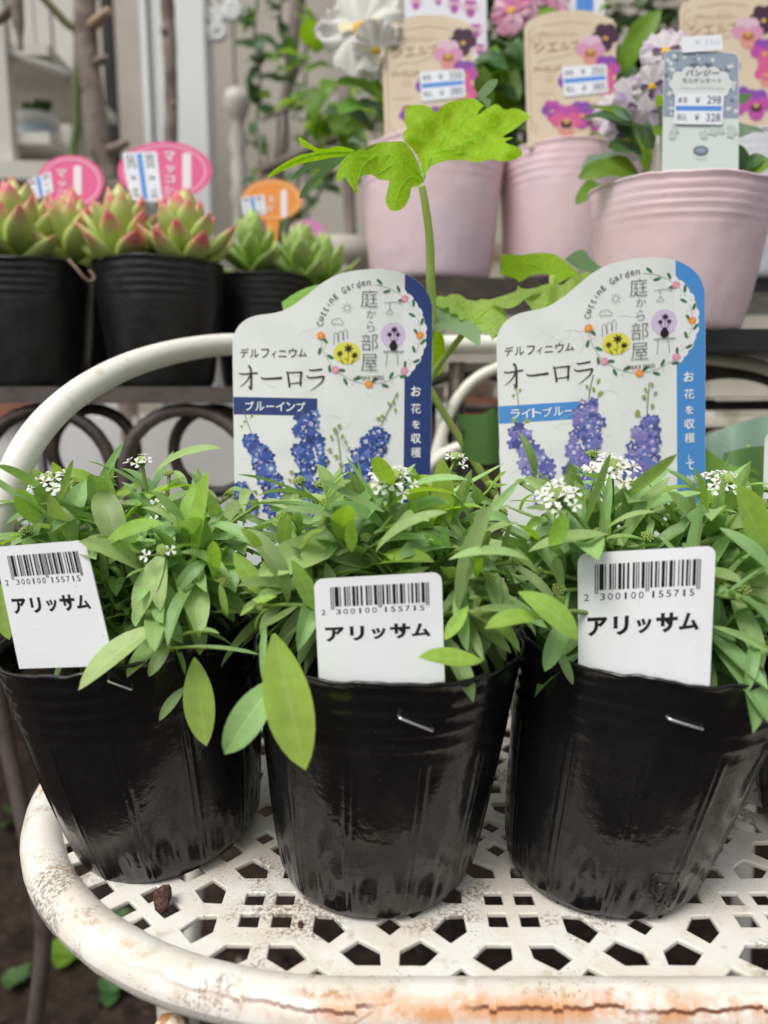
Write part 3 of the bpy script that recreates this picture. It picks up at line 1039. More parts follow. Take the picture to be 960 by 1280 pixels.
    for pts, w0, w1 in (([(130, 316), (160, 326), (288, 316)], 9, 15), ([(208, 252), (226, 275), (232, 330), (232, 415), (230, 460)], 17, 20), ([(230, 458), (205, 424)], 18, 4), ([(226, 330), (192, 388), (135, 436)], 15, 3),
                        ([(316, 348), (345, 366), (496, 358)], 8, 20), ([(534, 306), (546, 325), (562, 438)], 14, 18), ([(546, 314), (668, 308)], 9, 13), ([(664, 304), (658, 350), (654, 428)], 20, 15), ([(562, 408), (668, 398)], 8, 10),
                        ([(728, 282), (745, 294), (842, 284)], 8, 15), ([(708, 334), (735, 356), (850, 345)], 8, 15), ([(856, 342), (832, 400), (738, 470)], 20, 3)):
        stroke(pts, w0, w1)
    pr.chars(sub, [(312 + i * 12.8, (band[0] + band[1]) / 2 + 11 + (band[1] - band[0]) * ((312 + i * 12.8 - 343) / 105), (11 if c != 'ー' else 10), (11.5 if c not in 'ー' else 1.6)) for i, c in enumerate(sub)], WHITE, .012)
    v = 489
    for i, c in enumerate(strip_text):
        sz = 12.5 if c in 'お花収穫飾' else 10.0
        if c == 'し': pr.text(c, 518, v + 3, 522, v + 12, WHITE, .02)
        else: pr.text(c, 520 - sz / 2, v - sz / 2, 520 + sz / 2, v + sz / 2, WHITE, .018 if c in 'おを収て' else 0.004)
        v += (21.5 if i == 0 else 20 if i in (1,) else 17.5)
    name = 'Cutting Garden'
    for i, ch in enumerate(name):
        if ch == ' ': continue
        a = rad(168 - (168 - 92) * i / (len(name) - 1))
        R = 64.5
        cu_, cv_ = 463 + R * math.cos(a), 418 - R * math.sin(a)
        hgt = 8.0 if ch in 'CGtd' else 5.6
        if ch == 'g': hgt = 7.5
        wid = {'i': 1.0, 't': 3.4, 'r': 3.2}.get(ch, 4.8)
        pr.text(ch, cu_ - wid / 2, cv_ - hgt / 2, cu_ + wid / 2, cv_ + hgt / 2, LINE, .006, math.pi / 2 - a)
    for ch, u, v_, w_, h_ in (('庭', 461.5, 373, 21, 22.5), ('か', 464, 392, 12, 10.5), ('ら', 463.5, 408, 9.5, 13), ('部', 462, 427.5, 20.5, 21.5), ('屋', 461.5, 453, 20.5, 21.5)):
        pr.text(ch, u - w_ / 2, v_ - h_ / 2, u + w_ / 2, v_ + h_ / 2, LINE, -.012)
    pr.text('TAKII SEED', 446, 469.6, 480, 474.4, INKB, .004)
    pr.build('lettering', root)
    # small drawings inside the wreath
    pr = Print(fm, 1.6e-4)
    def C(x, y): return (390 + x / 6.19, 325 + y / 6.19)
    yc = C(270, 720); pr.ell(yc[0], yc[1], 16.8, 13.8, YEL, 28)
    lc = C(628, 580); pr.ell(lc[0], lc[1], 15.6, 16, LAV, 28)
    for x, y, r in ((215, 725, 4.3), (283, 685, 5.8), (330, 738, 4.4), (637, 540, 4.4), (600, 576, 3.3), (665, 576, 3.2)):
        c_ = C(x, y)
        for q in range(7):
            a = 2 * math.pi * q / 7
            pr.ell(c_[0] + r * .6 * math.cos(a), c_[1] + r * .6 * math.sin(a), r * .42, r * .2, M_INK, 8, a)
        pr.ell(c_[0], c_[1], r * .33, r * .33, M_INK, 8)
    for pts in (((283, 700), (275, 800)), ((215, 745), (245, 805)), ((330, 750), (303, 805)), ((637, 560), (632, 640)), ((600, 590), (622, 640)), ((665, 590), (642, 640)),
                ((275, 770), (250, 760)), ((245, 790), (215, 775)), ((305, 785), (335, 775))):
        pr.line([C(*p) for p in pts], .55, M_INK)
    vc = C(630, 665); pr.ell(vc[0], vc[1], 5.1, 5.6, M_INK, 18); pr.rect(vc[0] - 2.6, vc[1] - 7, vc[0] + 2.6, vc[1] - 3.5, M_INK)
    for pts in (((548, 706), (600, 702), (660, 704), (715, 706), (690, 715), (660, 712), (600, 712), (560, 714), (548, 706)), ((580, 712), (578, 760), (572, 822)), ((655, 712), (660, 760), (665, 822)),
                ((558, 330), (620, 326), (665, 328), (698, 340)), ((602, 328), (603, 380)), ((603, 380), (590, 395), (572, 415), (600, 420), (632, 412), (618, 395), (603, 380)),
                ((168, 660), (170, 570), (182, 560), (196, 572), (204, 640)), ((206, 638), (204, 560), (220, 548), (238, 562), (240, 620)), ((243, 618), (243, 548), (258, 533), (274, 548), (272, 610)),
                ((150, 478), (165, 455), (190, 460), (195, 450), (220, 452), (225, 468), (245, 478), (240, 496), (215, 498), (195, 492), (170, 500), (152, 490), (150, 478))):
        pr.line([C(*p) for p in pts], .6, LINE)
    sc_ = C(272, 370)
    pr.line([(sc_[0] + 3.6 * math.cos(rad(a)), sc_[1] + 3.6 * math.sin(rad(a))) for a in range(0, 361, 24)], .6, LINE)
    for a in range(0, 360, 45):
        ca, sa = math.cos(rad(a)), math.sin(rad(a))
        pr.line([(sc_[0] + 5.2 * ca, sc_[1] + 5.2 * sa), (sc_[0] + 6.8 * ca, sc_[1] + 6.8 * sa)], .6, LINE)
    pr.build('drawings', root)
    # flower wreath
    pr = Print(fm, 1.2e-4)
    arc = lambda a0, a1: [(463 + 62 * math.cos(rad(a)), 418 - 62 * math.sin(rad(a))) for a in range(a0, a1 - 1, -4)]
    pr.line(arc(86, -118), .5, LEAFP); pr.line(arc(-100, -178), .5, LEAFP)
    a = 80
    side_ = 1
    while a > -178:
        if not (-107 < a < -86):
            r_ = 62 + side_ * 4.6
            pr.ell(463 + r_ * math.cos(rad(a)), 418 - r_ * math.sin(rad(a)), 4.9, 2.0, LEAFP, 12, -rad(a + 90 - side_ * 35))
        if random.Random(a).random() < .55:
            pr.ell(463 + (62 - side_ * 4) * math.cos(rad(a - 3)), 418 - (62 - side_ * 4) * math.sin(rad(a - 3)), .9, .9, rnd.choice([ORANGE, PINKP]), 8)
        side_ = -side_; a -= 11
    for a, m in ((46, PINKP), (-1, ORANGE), (-47, PINKP), (-92, ORANGE), (-135, PINKP), (181, ORANGE)):
        cu_, cv_ = 463 + 62 * math.cos(rad(a)), 418 - 62 * math.sin(rad(a))
        for q in range(8):
            b = 2 * math.pi * q / 8
            pr.ell(cu_ + 3 * math.cos(b), cv_ + 3 * math.sin(b), 2.5, 1.25, m, 8, b)
        pr.ell(cu_, cv_, 1.2, 1.2, YEL, 8)
    pr.build('wreath', root)
    # printed flower spikes
    pr = Print(fm, 5e-5); pr.STEP = 9e-7
    bl = [flat('petal_print_%s_%d' % (strip_col[0], i), c) for i, c in enumerate(blues['petal'])]
    cen = [flat('petal_centre_%s_%d' % (strip_col[0], i), c) for i, c in enumerate(blues['centre'])]
    for stem, spots, buds in blues['spikes']:
        pr.line([(p.x, p.y) for p in spline([(a, b, 0) for a, b in stem], 6)], 1.1, STEMP)
        for (u, v, r) in buds:
            pr.ell(u, v, r, r * .72, YG, 10, rnd.uniform(0, 3))
            pr.line([(u, v), (u + (stem[0][0] - u) * .3, v + 5)], .6, STEMP)
        pts = spline([(a, b, c) for a, b, c in spots], 10)
        fl = []
        for p in pts:
            w_ = p.z
            for _ in range(blues['density']):
                fl.append((p.x + rnd.uniform(-w_, w_), p.y + rnd.uniform(-5, 5), rnd.uniform(5.2, 8.8)))
        fl = [f for f in fl if 297 < f[0] < 501]
        for u, v, r in fl:
            m = rnd.choice(bl)
            pr.flower(u, v, r, m, 5, .38, rnd.uniform(0, 6))
            if rnd.random() < .5:
                pr.flower(u + rnd.uniform(-1, 1), v + rnd.uniform(-1, 1), r * .66, rnd.choice(bl), 5, .4, rnd.uniform(0, 6))
            if rnd.random() < .6:
                pr.flower(u, v, r * .38, rnd.choice(cen), 4, .4, rnd.uniform(0, 6))
                pr.ell(u, v + .3, r * .1, r * .1, STEMP, 6)
            if rnd.random() < .10:
                pr.ell(u + rnd.uniform(-4, 4), v + 5, 2.4, 1.2, STEMP, 8, rnd.uniform(0, 3))
    pr.build('printed_flowers', root)
    return root

BL1 = dict(petal=[(.018, .05, .21), (.03, .08, .32), (.012, .03, .14), (.05, .11, .36), (.04, .06, .26), (.12, .19, .46)],
           centre=[(.66, .60, .66), (.55, .42, .52), (.72, .70, .70)], density=2,
           spikes=[([(304, 512), (310, 530), (318, 552), (330, 600)], [(312, 548, 5), (320, 560, 9), (330, 578, 11), (338, 600, 12), (345, 625, 12), (350, 660, 12)], [(315, 520, 2.4), (306, 527, 2.2), (302, 533, 2)]),
                   ([(376, 505), (383, 540), (388, 600)], [(381, 520, 13), (384, 545, 15), (386, 568, 17), (390, 592, 17), (392, 620, 16), (393, 660, 16)], []),
                   ([(497, 490), (487, 510), (474, 535), (455, 570)], [(474, 540, 8), (468, 558, 14), (456, 574, 16), (446, 592, 17), (440, 615, 16), (436, 655, 16)], [(496, 493, 2), (492, 502, 2.4), (486, 504, 2.2), (494, 512, 2.4), (478, 520, 2.6), (473, 523, 3)]),
                   ([(420, 535), (424, 560), (428, 600)], [(300, 610, 3), (305, 622, 8), (309, 640, 9)], [(418, 537, 3), (424, 532, 3), (414, 546, 2.6), (428, 545, 2.6), (412, 562, 3), (432, 552, 2.4), (436, 560, 2.4), (420, 570, 3), (426, 580, 3), (408, 576, 2.2), (364, 590, 3), (362, 600, 2.6)])])
BL2 = dict(petal=[(.085, .095, .32), (.13, .14, .40), (.055, .065, .23), (.21, .17, .42), (.11, .16, .42), (.27, .24, .47)],
           centre=[(.70, .62, .70), (.60, .48, .64), (.74, .72, .74)], density=2,
           spikes=[([(313, 478), (316, 510), (322, 560), (335, 610)], [(312, 538, 6), (322, 560, 13), (334, 584, 15), (344, 606, 15), (352, 635, 14), (358, 670, 14)], [(312, 487, 2.4), (318, 491, 2.6), (310, 497, 2.6), (310, 528, 3.5), (326, 530, 4)]),
                   ([(406, 478), (401, 500), (398, 540), (395, 600)], [(398, 516, 8), (397, 534, 16), (394, 556, 17), (390, 580, 18), (388, 615, 18), (386, 670, 18)], [(412, 486, 3), (406, 496, 3), (414, 502, 4), (398, 492, 2.4)]),
                   ([(473, 492), (470, 520), (468, 560), (466, 600)], [(474, 540, 6), (466, 556, 15), (464, 578, 16), (460, 598, 16), (458, 630, 16), (456, 670, 16)], [(476, 495, 2.4), (468, 501, 2.4), (480, 506, 2.4), (466, 510, 3), (476, 522, 3), (458, 530, 4.5)])])
LAB1_D = .3560
LAB2_D = .3560
um1 = lambda u, v: (u, v)
um2 = lambda u, v: (621 + 1.045 * (u - 291) + .015 * (v - 434), 433 + (v - 434) - .075 * (u - 291))
delphinium_label(um1, LAB1_D, 'delphinium label with dark blue strip and name band, left of the two', (496, 498), ('navy_print', (.014, .036, .155)), 'ブルーインプ', 'お花を収穫して飾', BL1, 5, 752)
delphinium_label(um2, LAB2_D, 'delphinium label with light blue strip and name band, right of the two', (509, 510), ('sky_blue_print', (.06, .24, .56)), 'ライトブルー', 'お花を収穫して飾', BL2, 8, 765)
# third label whose left edge just enters the picture
def third():
    q = [(956, 540), (1100, 520), (1100, 740), (950, 740)]
    fm = lambda u, v, h: W(u, v, .352 - h)
    root = thing('plant_label', 'plain white label edge entering the picture at the right', 'plant label', fm(1030, 740, 0))
    plate(rounded(q, [14, 14, 0, 0], 5), fm, .0005, 'card', M_LAB, root)
third()
# ------------------------------------------------------------------ leaf shapes
def leaf_mesh(name, m, wfun, bend, fold, twist, n=9, k=2, wave=0.0, seed=0):
    """unit leaf: along +X from 0 to 1, width in Y (half width wfun(t)), normal +Z; bend curls the tip down"""
    vs, uv, fs = [], [], []
    x = z = 0.0
    cols = 2 * k + 1
    prev = 0
    for i in range(n + 1):
        t = i / n
        a = bend[0] + (bend[1] - bend[0]) * t
        if i:
            x += math.cos(a) / n; z += math.sin(a) / n
        w = wfun(t)
        tw = twist * t
        for j in range(cols):
            s = (j - k) / k
            yy = s * w
            zz = fold * abs(s) * w + wave * w * math.sin(9 * t + seed + 1.5 * s) * abs(s)
            y2, z2 = yy * math.cos(tw) - zz * math.sin(tw), yy * math.sin(tw) + zz * math.cos(tw)
            vs.append((x - z2 * math.sin(a), y2, z + z2 * math.cos(a)))
            uv.append((.5 + .5 * s, t))
    for i in range(n):
        for j in range(cols - 1):
            a = i * cols + j
            fs.append((a, a + cols, a + cols + 1, a + 1))
    return mesh(name, vs, fs, m, smooth=True, uvs=uv)

def w_alyssum(t):         # oblanceolate, narrowed to a short stalk
    s = max(0, min(1, t))
    return .142 * (s / .6) ** .95 * max(0.0, (1 - s) / .4) ** .80 + .010 * (1 - s)
def w_lance(t):
    return .092 * (t ** .6 + .1) * max(0.0, 1 - t ** 2.0) ** .75 * 1.7
def w_oval(t):
    return .30 * (math.sin(math.pi * min(1, t ** .8)) ** .7 + .03)

M_ALY = leaf_mat('alyssum_leaf', (.305, .465, .165), (.46, .58, .28), transl=.30, tcol=(1.25, 1.35, .5), rough=.40, spec=.55, randv=.26, hue=.022, ribw=.05, ribmix=.45)
M_ALY_Y = leaf_mat('alyssum_leaf_bright', (.36, .54, .10), (.50, .62, .24), transl=.42, tcol=(1.3, 1.4, .35), rough=.42, randv=.15, hue=.012, ribw=.05, ribmix=.45)
M_STEM = mat('alyssum_stem', (.22, .33, .08), .5, .3, transl=.15)
M_BUD = mat('alyssum_bud', (.30, .40, .10), .55, .3, randv=.15)
M_PETAL = mat('white_petal', (.84, .85, .82), .5, .3, transl=.25)
M_EYE = mat('yellow_flower_eye', (.50, .47, .05), .6, .2)

ALY = [leaf_mesh('leaf', M_ALY, w_alyssum if i % 3 else w_lance, (rad(b0), rad(b1)), .32, rad(tw), 11, 2)
       for i, (b0, b1, tw) in enumerate(((20, -35, 10), (35, -55, -20), (5, -20, 15), (10, 20, -10), (30, -80, 25), (0, -45, -30), (15, -10, 35), (40, -30, 0), (10, -60, 12)))]
ALY_B = [leaf_mesh('leaf', M_ALY_Y, w_alyssum, (rad(b0), rad(b1)), .3, rad(tw), 11, 2)
         for b0, b1, tw in ((15, -30, 10), (25, -50, -15), (10, 10, 20))]

def frame(d, up):
    x = d.normalized()
    y = up.cross(x)
    if y.length < 1e-4: y = Vector((0, 1, 0)).cross(x)
    y.normalize()
    z = x.cross(y)
    return Matrix((x, y, z)).transposed()

def put_leaf(me, parent, base, d, up, length, wscale=1.0, name='leaf'):
    o = bpy.data.objects.new(name, me)
    o.matrix_basis = Matrix.Translation(base - parent.location) @ frame(d, up).to_4x4() @ Matrix.Diagonal((length, length * wscale, length, 1))
    link(o, parent)
    return o

# one four-petalled flower, unit radius, facing +Z
def flower_mesh():
    mb = MB()
    for q in range(4):
        a0 = q * math.pi / 2
        pts = []
        for r, w, z in ((.05, .05, 0), (.45, .16, .10), (.8, .36, .16), (1.0, .22, .12)):
            pts.append((r, w, z))
        vs, fs = [], []
        for r, w, z in pts:
            for s in (-1, 0, 1):
                x, y = r - (.06 if s == 0 and r == 1.0 else 0), s * w
                vs.append((x * math.cos(a0) - y * math.sin(a0), x * math.sin(a0) + y * math.cos(a0), z + .05 * abs(s)))
        for i in range(3):
            for j in range(2):
                a = i * 3 + j
                fs.append((a, a + 3, a + 4, a + 1))
        mb.add(vs, fs, 0)
    ring = [(.17 * math.cos(a), .17 * math.sin(a), .12) for a in [k * math.pi / 3 for k in range(6)]]
    mb.add(ring + [(0, 0, .26)], [(k, (k + 1) % 6, 6) for k in range(6)], 1)
    return mesh('flower', mb.v, mb.f, [M_PETAL, M_EYE], mb.m, True)
FLOWER = flower_mesh()

def flower_head(parent, tip, axis, nfl, size, rnd):
    """domed cluster: green buds in the middle on short stalks, open white flowers round the outside"""
    axis = axis.normalized()
    fr = frame(axis, Vector((0, 0, 1)) if abs(axis.z) < .9 else Vector((0, 1, 0)))
    def W_(p): return tip + fr @ Vector((p[2], p[0], p[1]))
    mb = MB()
    for i in range(24):
        a = i * 2.39996; r = size * .10 * math.sqrt(i)
        if nfl: r *= .62
        z = size * (.50 - (r / size) ** 2 * .9)
        p = W_((r * math.cos(a), r * math.sin(a), z))
        mb.tube([tip, tip + (p - tip) * .6, p], [.00035, .0003, .0003], 4, 0, cap=False)
        b = size * rnd.uniform(.095, .13)
        vs = [p + Vector(q) * b for q in ((1, 0, 0), (-1, 0, 0), (0, 1, 0), (0, -1, 0), (0, 0, 1.25), (0, 0, -1))]
        mb.add(vs, [(0, 2, 4), (2, 1, 4), (1, 3, 4), (3, 0, 4), (2, 0, 5), (1, 2, 5), (3, 1, 5), (0, 3, 5)], 1)
    pedi = []
    for i in range(nfl):
        a = i * 2 * math.pi / max(1, nfl) + rnd.uniform(-.3, .3); r = size * (rnd.uniform(.62, .95) if i % 3 else .42)
        z = size * (.42 - .35 * (r / size) ** 2) + size * rnd.uniform(-.05, .1)
        p = W_((r * math.cos(a), r * math.sin(a), z))
        mb.tube([tip - axis * size * .2, tip + (p - tip) * .5 - axis * size * .05, p], .00032, 4, 0, cap=False)
        pedi.append((p, (p - tip).normalized() * .55 + axis * .9))
    head = mb.build('flower_head', [M_STEM, M_BUD], parent, True)
    for p, d in pedi:
        o = bpy.data.objects.new('flower', FLOWER)
        sc = size * rnd.uniform(.30, .40)
        o.matrix_basis = Matrix.Translation(p - parent.location) @ frame(d, Vector((rnd.uniform(-1, 1), rnd.uniform(-1, 1), .3))).to_4x4() @ Matrix.Rotation(rad(90), 4, 'Y') @ Matrix.Rotation(rnd.uniform(0, 6), 4, 'Z') @ Matrix.Scale(sc, 4)
        link(o, head)
    return head

def hits_tag(p0, p1):
    """would this leaf hide a tag's face or go through it?"""
    for q, (tp, tn) in zip(TAGS, TAGPL):
        x0 = min(a[0] for a in q) - 3; x1 = max(a[0] for a in q) + 2; y0 = min(a[1] for a in q) + 4; y1 = max(a[1] for a in q) + 10
        for t in (0, .3, .6, .85, 1):
            w_ = p0 + (p1 - p0) * t
            u, v, z = proj(w_)
            if x0 - 6 < u < x1 + 6 and y0 < v < y1 and tn.dot(w_ - tp) > -.007: return True
    return False

def alyssum(pot, label, stems, seed, heroes=(), heads=(), ymin=.2, nleaf=12, xlim=None):
    rnd = random.Random(seed)
    rot = pot.rotation_euler.to_matrix()
    base = pot.location + rot @ Vector((SHEAR[pot.name] * POT_H * .87, 0, POT_H * .87 + .001))
    root = thing('alyssum_plant', label, 'plant', base, 'sweet alyssum plants in the front pots')
    mass = MB()
    def add_stem(tip, hsize, nfl, b=None, nl=nleaf, top=.97, inner=False):
        for q, (tp, tn) in zip(TAGS, TAGPL):
            u, v, z = proj(tip)
            if min(a[0] for a in q) - 22 < u < max(a[0] for a in q) + 18 and min(a[1] for a in q) - 12 < v and tn.dot(tip - tp) > -.016: return
        b = b or base + Vector((rnd.uniform(-.016, .016), rnd.uniform(-.016, .016), -.004))
        mid = b * .5 + tip * .5 + Vector((0, 0, .012 + .15 * (Vector((tip.x - b.x, tip.y - b.y, 0)).length)))
        pts = []
        for i in range(9):
            t = i / 8
            pts.append(b * (1 - t) ** 2 + mid * 2 * t * (1 - t) + tip * t * t)
        mb = MB(); mb.tube(pts, [.0012 - .0005 * i / 8 for i in range(9)], 6, cap=False)
        mb.build('stem', M_STEM, root, True)
        ax = (pts[-1] - pts[-2]).normalized()
        nfl = nfl + 4 if nfl > 5 else nfl
        flower_head(root, tip, (ax * .5 + Vector((0, -.75, .75))).normalized(), nfl, hsize, rnd)
        ph = rnd.uniform(0, 6)
        for i in range(nl):
            t = .30 + (top - .30) * (i / (nl - 1)) ** .8
            k = t * 8; j = min(7, int(k)); p = pts[j] + (pts[j + 1] - pts[j]) * (k - j)
            tan = (pts[j + 1] - pts[j]).normalized()
            a = ph + i * 2.39996
            s1 = tan.orthogonal().normalized(); s2 = tan.cross(s1)
            outd = s1 * math.cos(a) + s2 * math.sin(a)
            lean = .25 + .75 * t * rnd.uniform(.5, 1.1)
            d = (outd + tan * lean * .75 + Vector((0, 0, -.12 if t < .6 else .10))).normalized()
            ln = rnd.uniform(.016, .037) * (1.1 - .5 * max(0, t - .75) / .25)
            if d.y > .3: ln *= .8
            tipp = p + d * ln
            if tipp.z < POT_H - .01 and (Vector((tipp.x, tipp.y, 0)) - Vector((base.x, base.y, 0))).length > .04: continue
            if hits_tag(p, tipp + Vector((0, 0, -.004))) or hits_tag(p, tipp): continue
            u, v, z = proj(tipp)
            if z < .36 and v < 572: continue
            if tipp.y > .345: continue
            me = rnd.choice(ALY) if rnd.random() < .87 else rnd.choice(ALY_B)
            up = Vector((rnd.uniform(-.4, .4), rnd.uniform(-.5, .1), 1)); ws = rnd.uniform(.62, 1.08)
            if inner:
                Mx = Matrix.Translation(p) @ frame(d, up).to_4x4() @ Matrix.Diagonal((ln, ln * ws, ln, 1))
                mass.add([Mx @ q.co for q in me.vertices], [list(f.vertices) for f in me.polygons], 0, [(.5 + .5 * ((i % 5) - 2) / 2, (i // 5) / 11) for i in range(len(me.vertices))])
            else: put_leaf(me, root, p, d, up, ln, ws)
    for (u, v, y, hs_, nfl) in heads:
        add_stem(P(u, v, y), hs_, nfl)
    for (u, v, y) in stems:
        add_stem(P(u, v, y), rnd.uniform(.0035, .0055), 0)
    # fill low and inside
    for i in range(34):
        a = i * 2.4; r = .008 + .044 * math.sqrt(i / 34)
        tip = base + Vector((r * math.cos(a), r * math.sin(a), .026 + rnd.uniform(-.012, .018)))
        add_stem(tip, .003, 0, nl=11, inner=True)
    o = mass.build('inner_foliage', M_ALY, root, True, uv=True); o['kind'] = 'stuff'
    # single leaves placed by eye: base and tip in the photo, their distances, width factor, shape
    for (bu, bv, by, tu, tv, ty, ws, kind) in heroes:
        p0, p1 = P(bu, bv, by), P(tu, tv, ty)
        m = (ALY_B if kind >= 10 else ALY)[kind % 10]
        # the unit leaf is shorter than 1 between its ends when bent: scale to reach the tip
        vs = me_tip(m)
        d = p1 - p0
        ln = d.length / vs.length
        up = Vector((0, -1, .75)) if abs(d.normalized().z) > .6 else Vector((0, -.55, 1))
        q = vs.normalized()
        fr = frame(d, up)
        # turn so that the leaf's own chord lies on d
        loc = Quaternion(Vector((0, 1, 0)), math.atan2(q.z, q.x)).to_matrix()
        o = bpy.data.objects.new('leaf', m)
        o.matrix_basis = Matrix.Translation(p0 - root.location) @ (fr @ loc).to_4x4() @ Matrix.Diagonal((ln, ln * ws * .80, ln, 1))
        link(o, root)
    return root
def me_tip(me):
    n = len(me.vertices)
    v = me.vertices[n - 3].co
    return Vector((v.x, 0, v.z))

rs = random.Random(11)
def grid(u0, u1, rows):
    out = []
    for v, y, n in rows:
        for i in range(n):
            out.append((u0 + (u1 - u0) * (i + .5) / n + rs.uniform(-18, 18), v + rs.uniform(-14, 14), y + rs.uniform(-.008, .008)))
    return out
alyssum(POT_L, 'bushy sweet alyssum in the left pot, white flowers at its far left', grid(20, 330, [(606, .305, 6), (640, .285, 8), (680, .265, 7), (722, .247, 4)]), 31,
        heroes=[(196, 782, .235, 98, 863, .222, 1.5, 2), (243, 822, .232, 258, 933, .222, 1.55, 12), (216, 800, .236, 186, 846, .229, 1.3, 5), (232, 858, .236, 199, 901, .232, 1.2, 2),
                (322, 818, .228, 188, 813, .226, .55, 6), (45, 655, .262, 22, 610, .258, 2.1, 12), (190, 598, .285, 278, 560, .280, .95, 0), (120, 610, .29, 155, 552, .286, 1.1, 3),
                (88, 622, .28, 65, 577, .276, 1.2, 12), (205, 690, .245, 170, 775, .236, 1.5, 2), (190, 750, .24, 228, 805, .232, 1.35, 5), (262, 700, .245, 222, 740, .24, 1.2, 1), (125, 690, .25, 205, 655, .245, 1.2, 10),
                (0, 660, .255, -30, 640, .25, 1.3, 12), (0, 730, .25, 12, 800, .243, 1.6, 12), (292, 690, .245, 330, 745, .24, 1.5, 12), (262, 655, .25, 330, 690, .24, 1.2, 0)],
        heads=[(62, 606, .275, .0075, 8), (178, 582, .295, .0065, 4), (200, 642, .265, .006, 3), (205, 692, .24, .0062, 2)])
alyssum(POT_M, 'sweet alyssum in the middle pot with big leaves hanging over the rim', grid(350, 640, [(616, .294, 7), (645, .275, 8), (680, .254, 7), (722, .236, 4)]), 47,
        heroes=[(342, 792, .212, 382, 963, .201, 1.5, 12), (347, 848, .214, 281, 943, .206, 1.6, 5), (331, 780, .222, 329, 852, .216, .9, 6), (603, 826, .214, 523, 822, .2085, 1.75, 12), (585, 758, .222, 556, 800, .219, 1.5, 12),
                (346, 745, .225, 300, 770, .222, 1.3, 10), (365, 700, .23, 398, 765, .2295, 1.3, 12), (470, 690, .232, 560, 640, .225, 1.05, 0), (430, 650, .24, 345, 640, .235, 1.0, 2), (480, 640, .24, 400, 600, .235, 1.1, 3),
                (330, 690, .235, 300, 660, .23, 1.1, 10), (660, 700, .225, 560, 700, .22, 1.2, 0), (420, 640, .25, 300, 632, .245, .8, 6), (600, 655, .24, 650, 600, .24, 1.0, 3), (440, 690, .228, 437, 650, .224, 1.5, 12),
                (500, 620, .26, 585, 600, .25, .9, 0)],
        heads=[(490, 604, .255, .0085, 8), (568, 578, .300, .007, 5), (404, 632, .255, .005, 0), (408, 655, .245, .0045, 0)])
alyssum(POT_R_, 'sweet alyssum in the right pot under three white flower heads', grid(645, 960, [(618, .296, 7), (645, .275, 8), (682, .254, 7), (728, .238, 4)]), 59,
        heroes=[(648, 740, .222, 722, 800, .214, 1.7, 10), (676, 772, .222, 606, 786, .215, 1.5, 10), (668, 600, .258, 648, 540, .255, .7, 7), (700, 640, .25, 655, 598, .245, 1.0, 1), (884, 782, .225, 968, 818, .22, .7, 6),
                (690, 690, .228, 705, 640, .226, 1.8, 12), (760, 668, .234, 660, 690, .228, 1.0, 2), (900, 660, .235, 975, 730, .225, 1.1, 5), (960, 690, .24, 920, 610, .235, 2.3, 12), (760, 660, .24, 820, 640, .236, .9, 0),
                (640, 660, .235, 600, 650, .23, 1.3, 1), (885, 640, .245, 868, 585, .24, 1.0, 12), (690, 800, .23, 716, 856, .2275, .8, 2), (900, 800, .23, 925, 850, .226, .8, 2)],
        heads=[(765, 592, .262, .0088, 12), (697, 624, .240, .0075, 12), (906, 608, .268, .0080, 9), (740, 572, .285, .005, 0)])
alyssum(POT_4, 'sweet alyssum at the right edge of the photo', grid(960, 1150, [(640, .29, 3), (690, .27, 3), (740, .26, 2)]), 71, heads=[(990, 640, .28, .007, 6)])
# ------------------------------------------------------------------ delphinium foliage
M_DEL = leaf_mat('delphinium_leaf', retic=26, col=(.31, .56, .015), rib=(.30, .45, .08), transl=.6, tcol=(1.7, 1.6, .6), rough=.5, randv=.06, hue=.006, ribmix=0)
M_DEL_TOP = leaf_mat('delphinium_leaf_downy', (.20, .33, .16), (.32, .45, .2), transl=.25, rough=.6, randv=.08, ribmix=0)
M_DEL_PALE = leaf_mat('delphinium_leaf_young', retic=26, col=(.32, .52, .11), rib=(.36, .5, .14), transl=.5, tcol=(1.5, 1.4, .6), rough=.5, randv=.12, ribmix=0)
M_DEL_DARK = leaf_mat('delphinium_leaf_dark', (.085, .19, .05), (.2, .3, .1), transl=.25, rough=.5, randv=.1, ribmix=0)  # a darker green leaf that lets less through
M_PETIOLE = mat('delphinium_stalk', (.50, .64, .17), .5, .3, transl=.3, tcol=(.7, .85, .2))
M_VEIN = mat('delphinium_vein', (.42, .66, .08), .5, .3, transl=.6, tcol=(.7, .95, .12))

def sheet(pts, depf, cuts=3, smooth_pts=True):
    """outline in photo pixels, distance of every point from depf(u, v); triangulated and refined so that it can curve"""
    if smooth_pts:
        q = [Vector((a, b, 0)) for a, b in pts]
        q = spline(q + [q[0]], 3)[:-1]
    else: q = [Vector((a, b, 0)) for a, b in pts]
    bm = bmesh.new()
    vs = [bm.verts.new(p) for p in q]
    bm.faces.new(vs)
    bmesh.ops.triangulate(bm, faces=bm.faces[:], ngon_method='BEAUTY')
    for _ in range(cuts):
        long_ = [e for e in bm.edges if e.calc_length() > 9]
        if not long_: break
        bmesh.ops.subdivide_edges(bm, edges=long_, cuts=1)
        bmesh.ops.triangulate(bm, faces=[f for f in bm.faces if len(f.verts) > 3])
    bm.verts.index_update()
    us = [(v.co.x, v.co.y) for v in bm.verts]
    out = [P(u, v, depf(u, v)) for u, v in us]
    fs = [[v.index for v in f.verts] for f in bm.faces]
    bm.free()
    uv = [(u / 200, v / 200) for u, v in us]
    return out, fs, uv

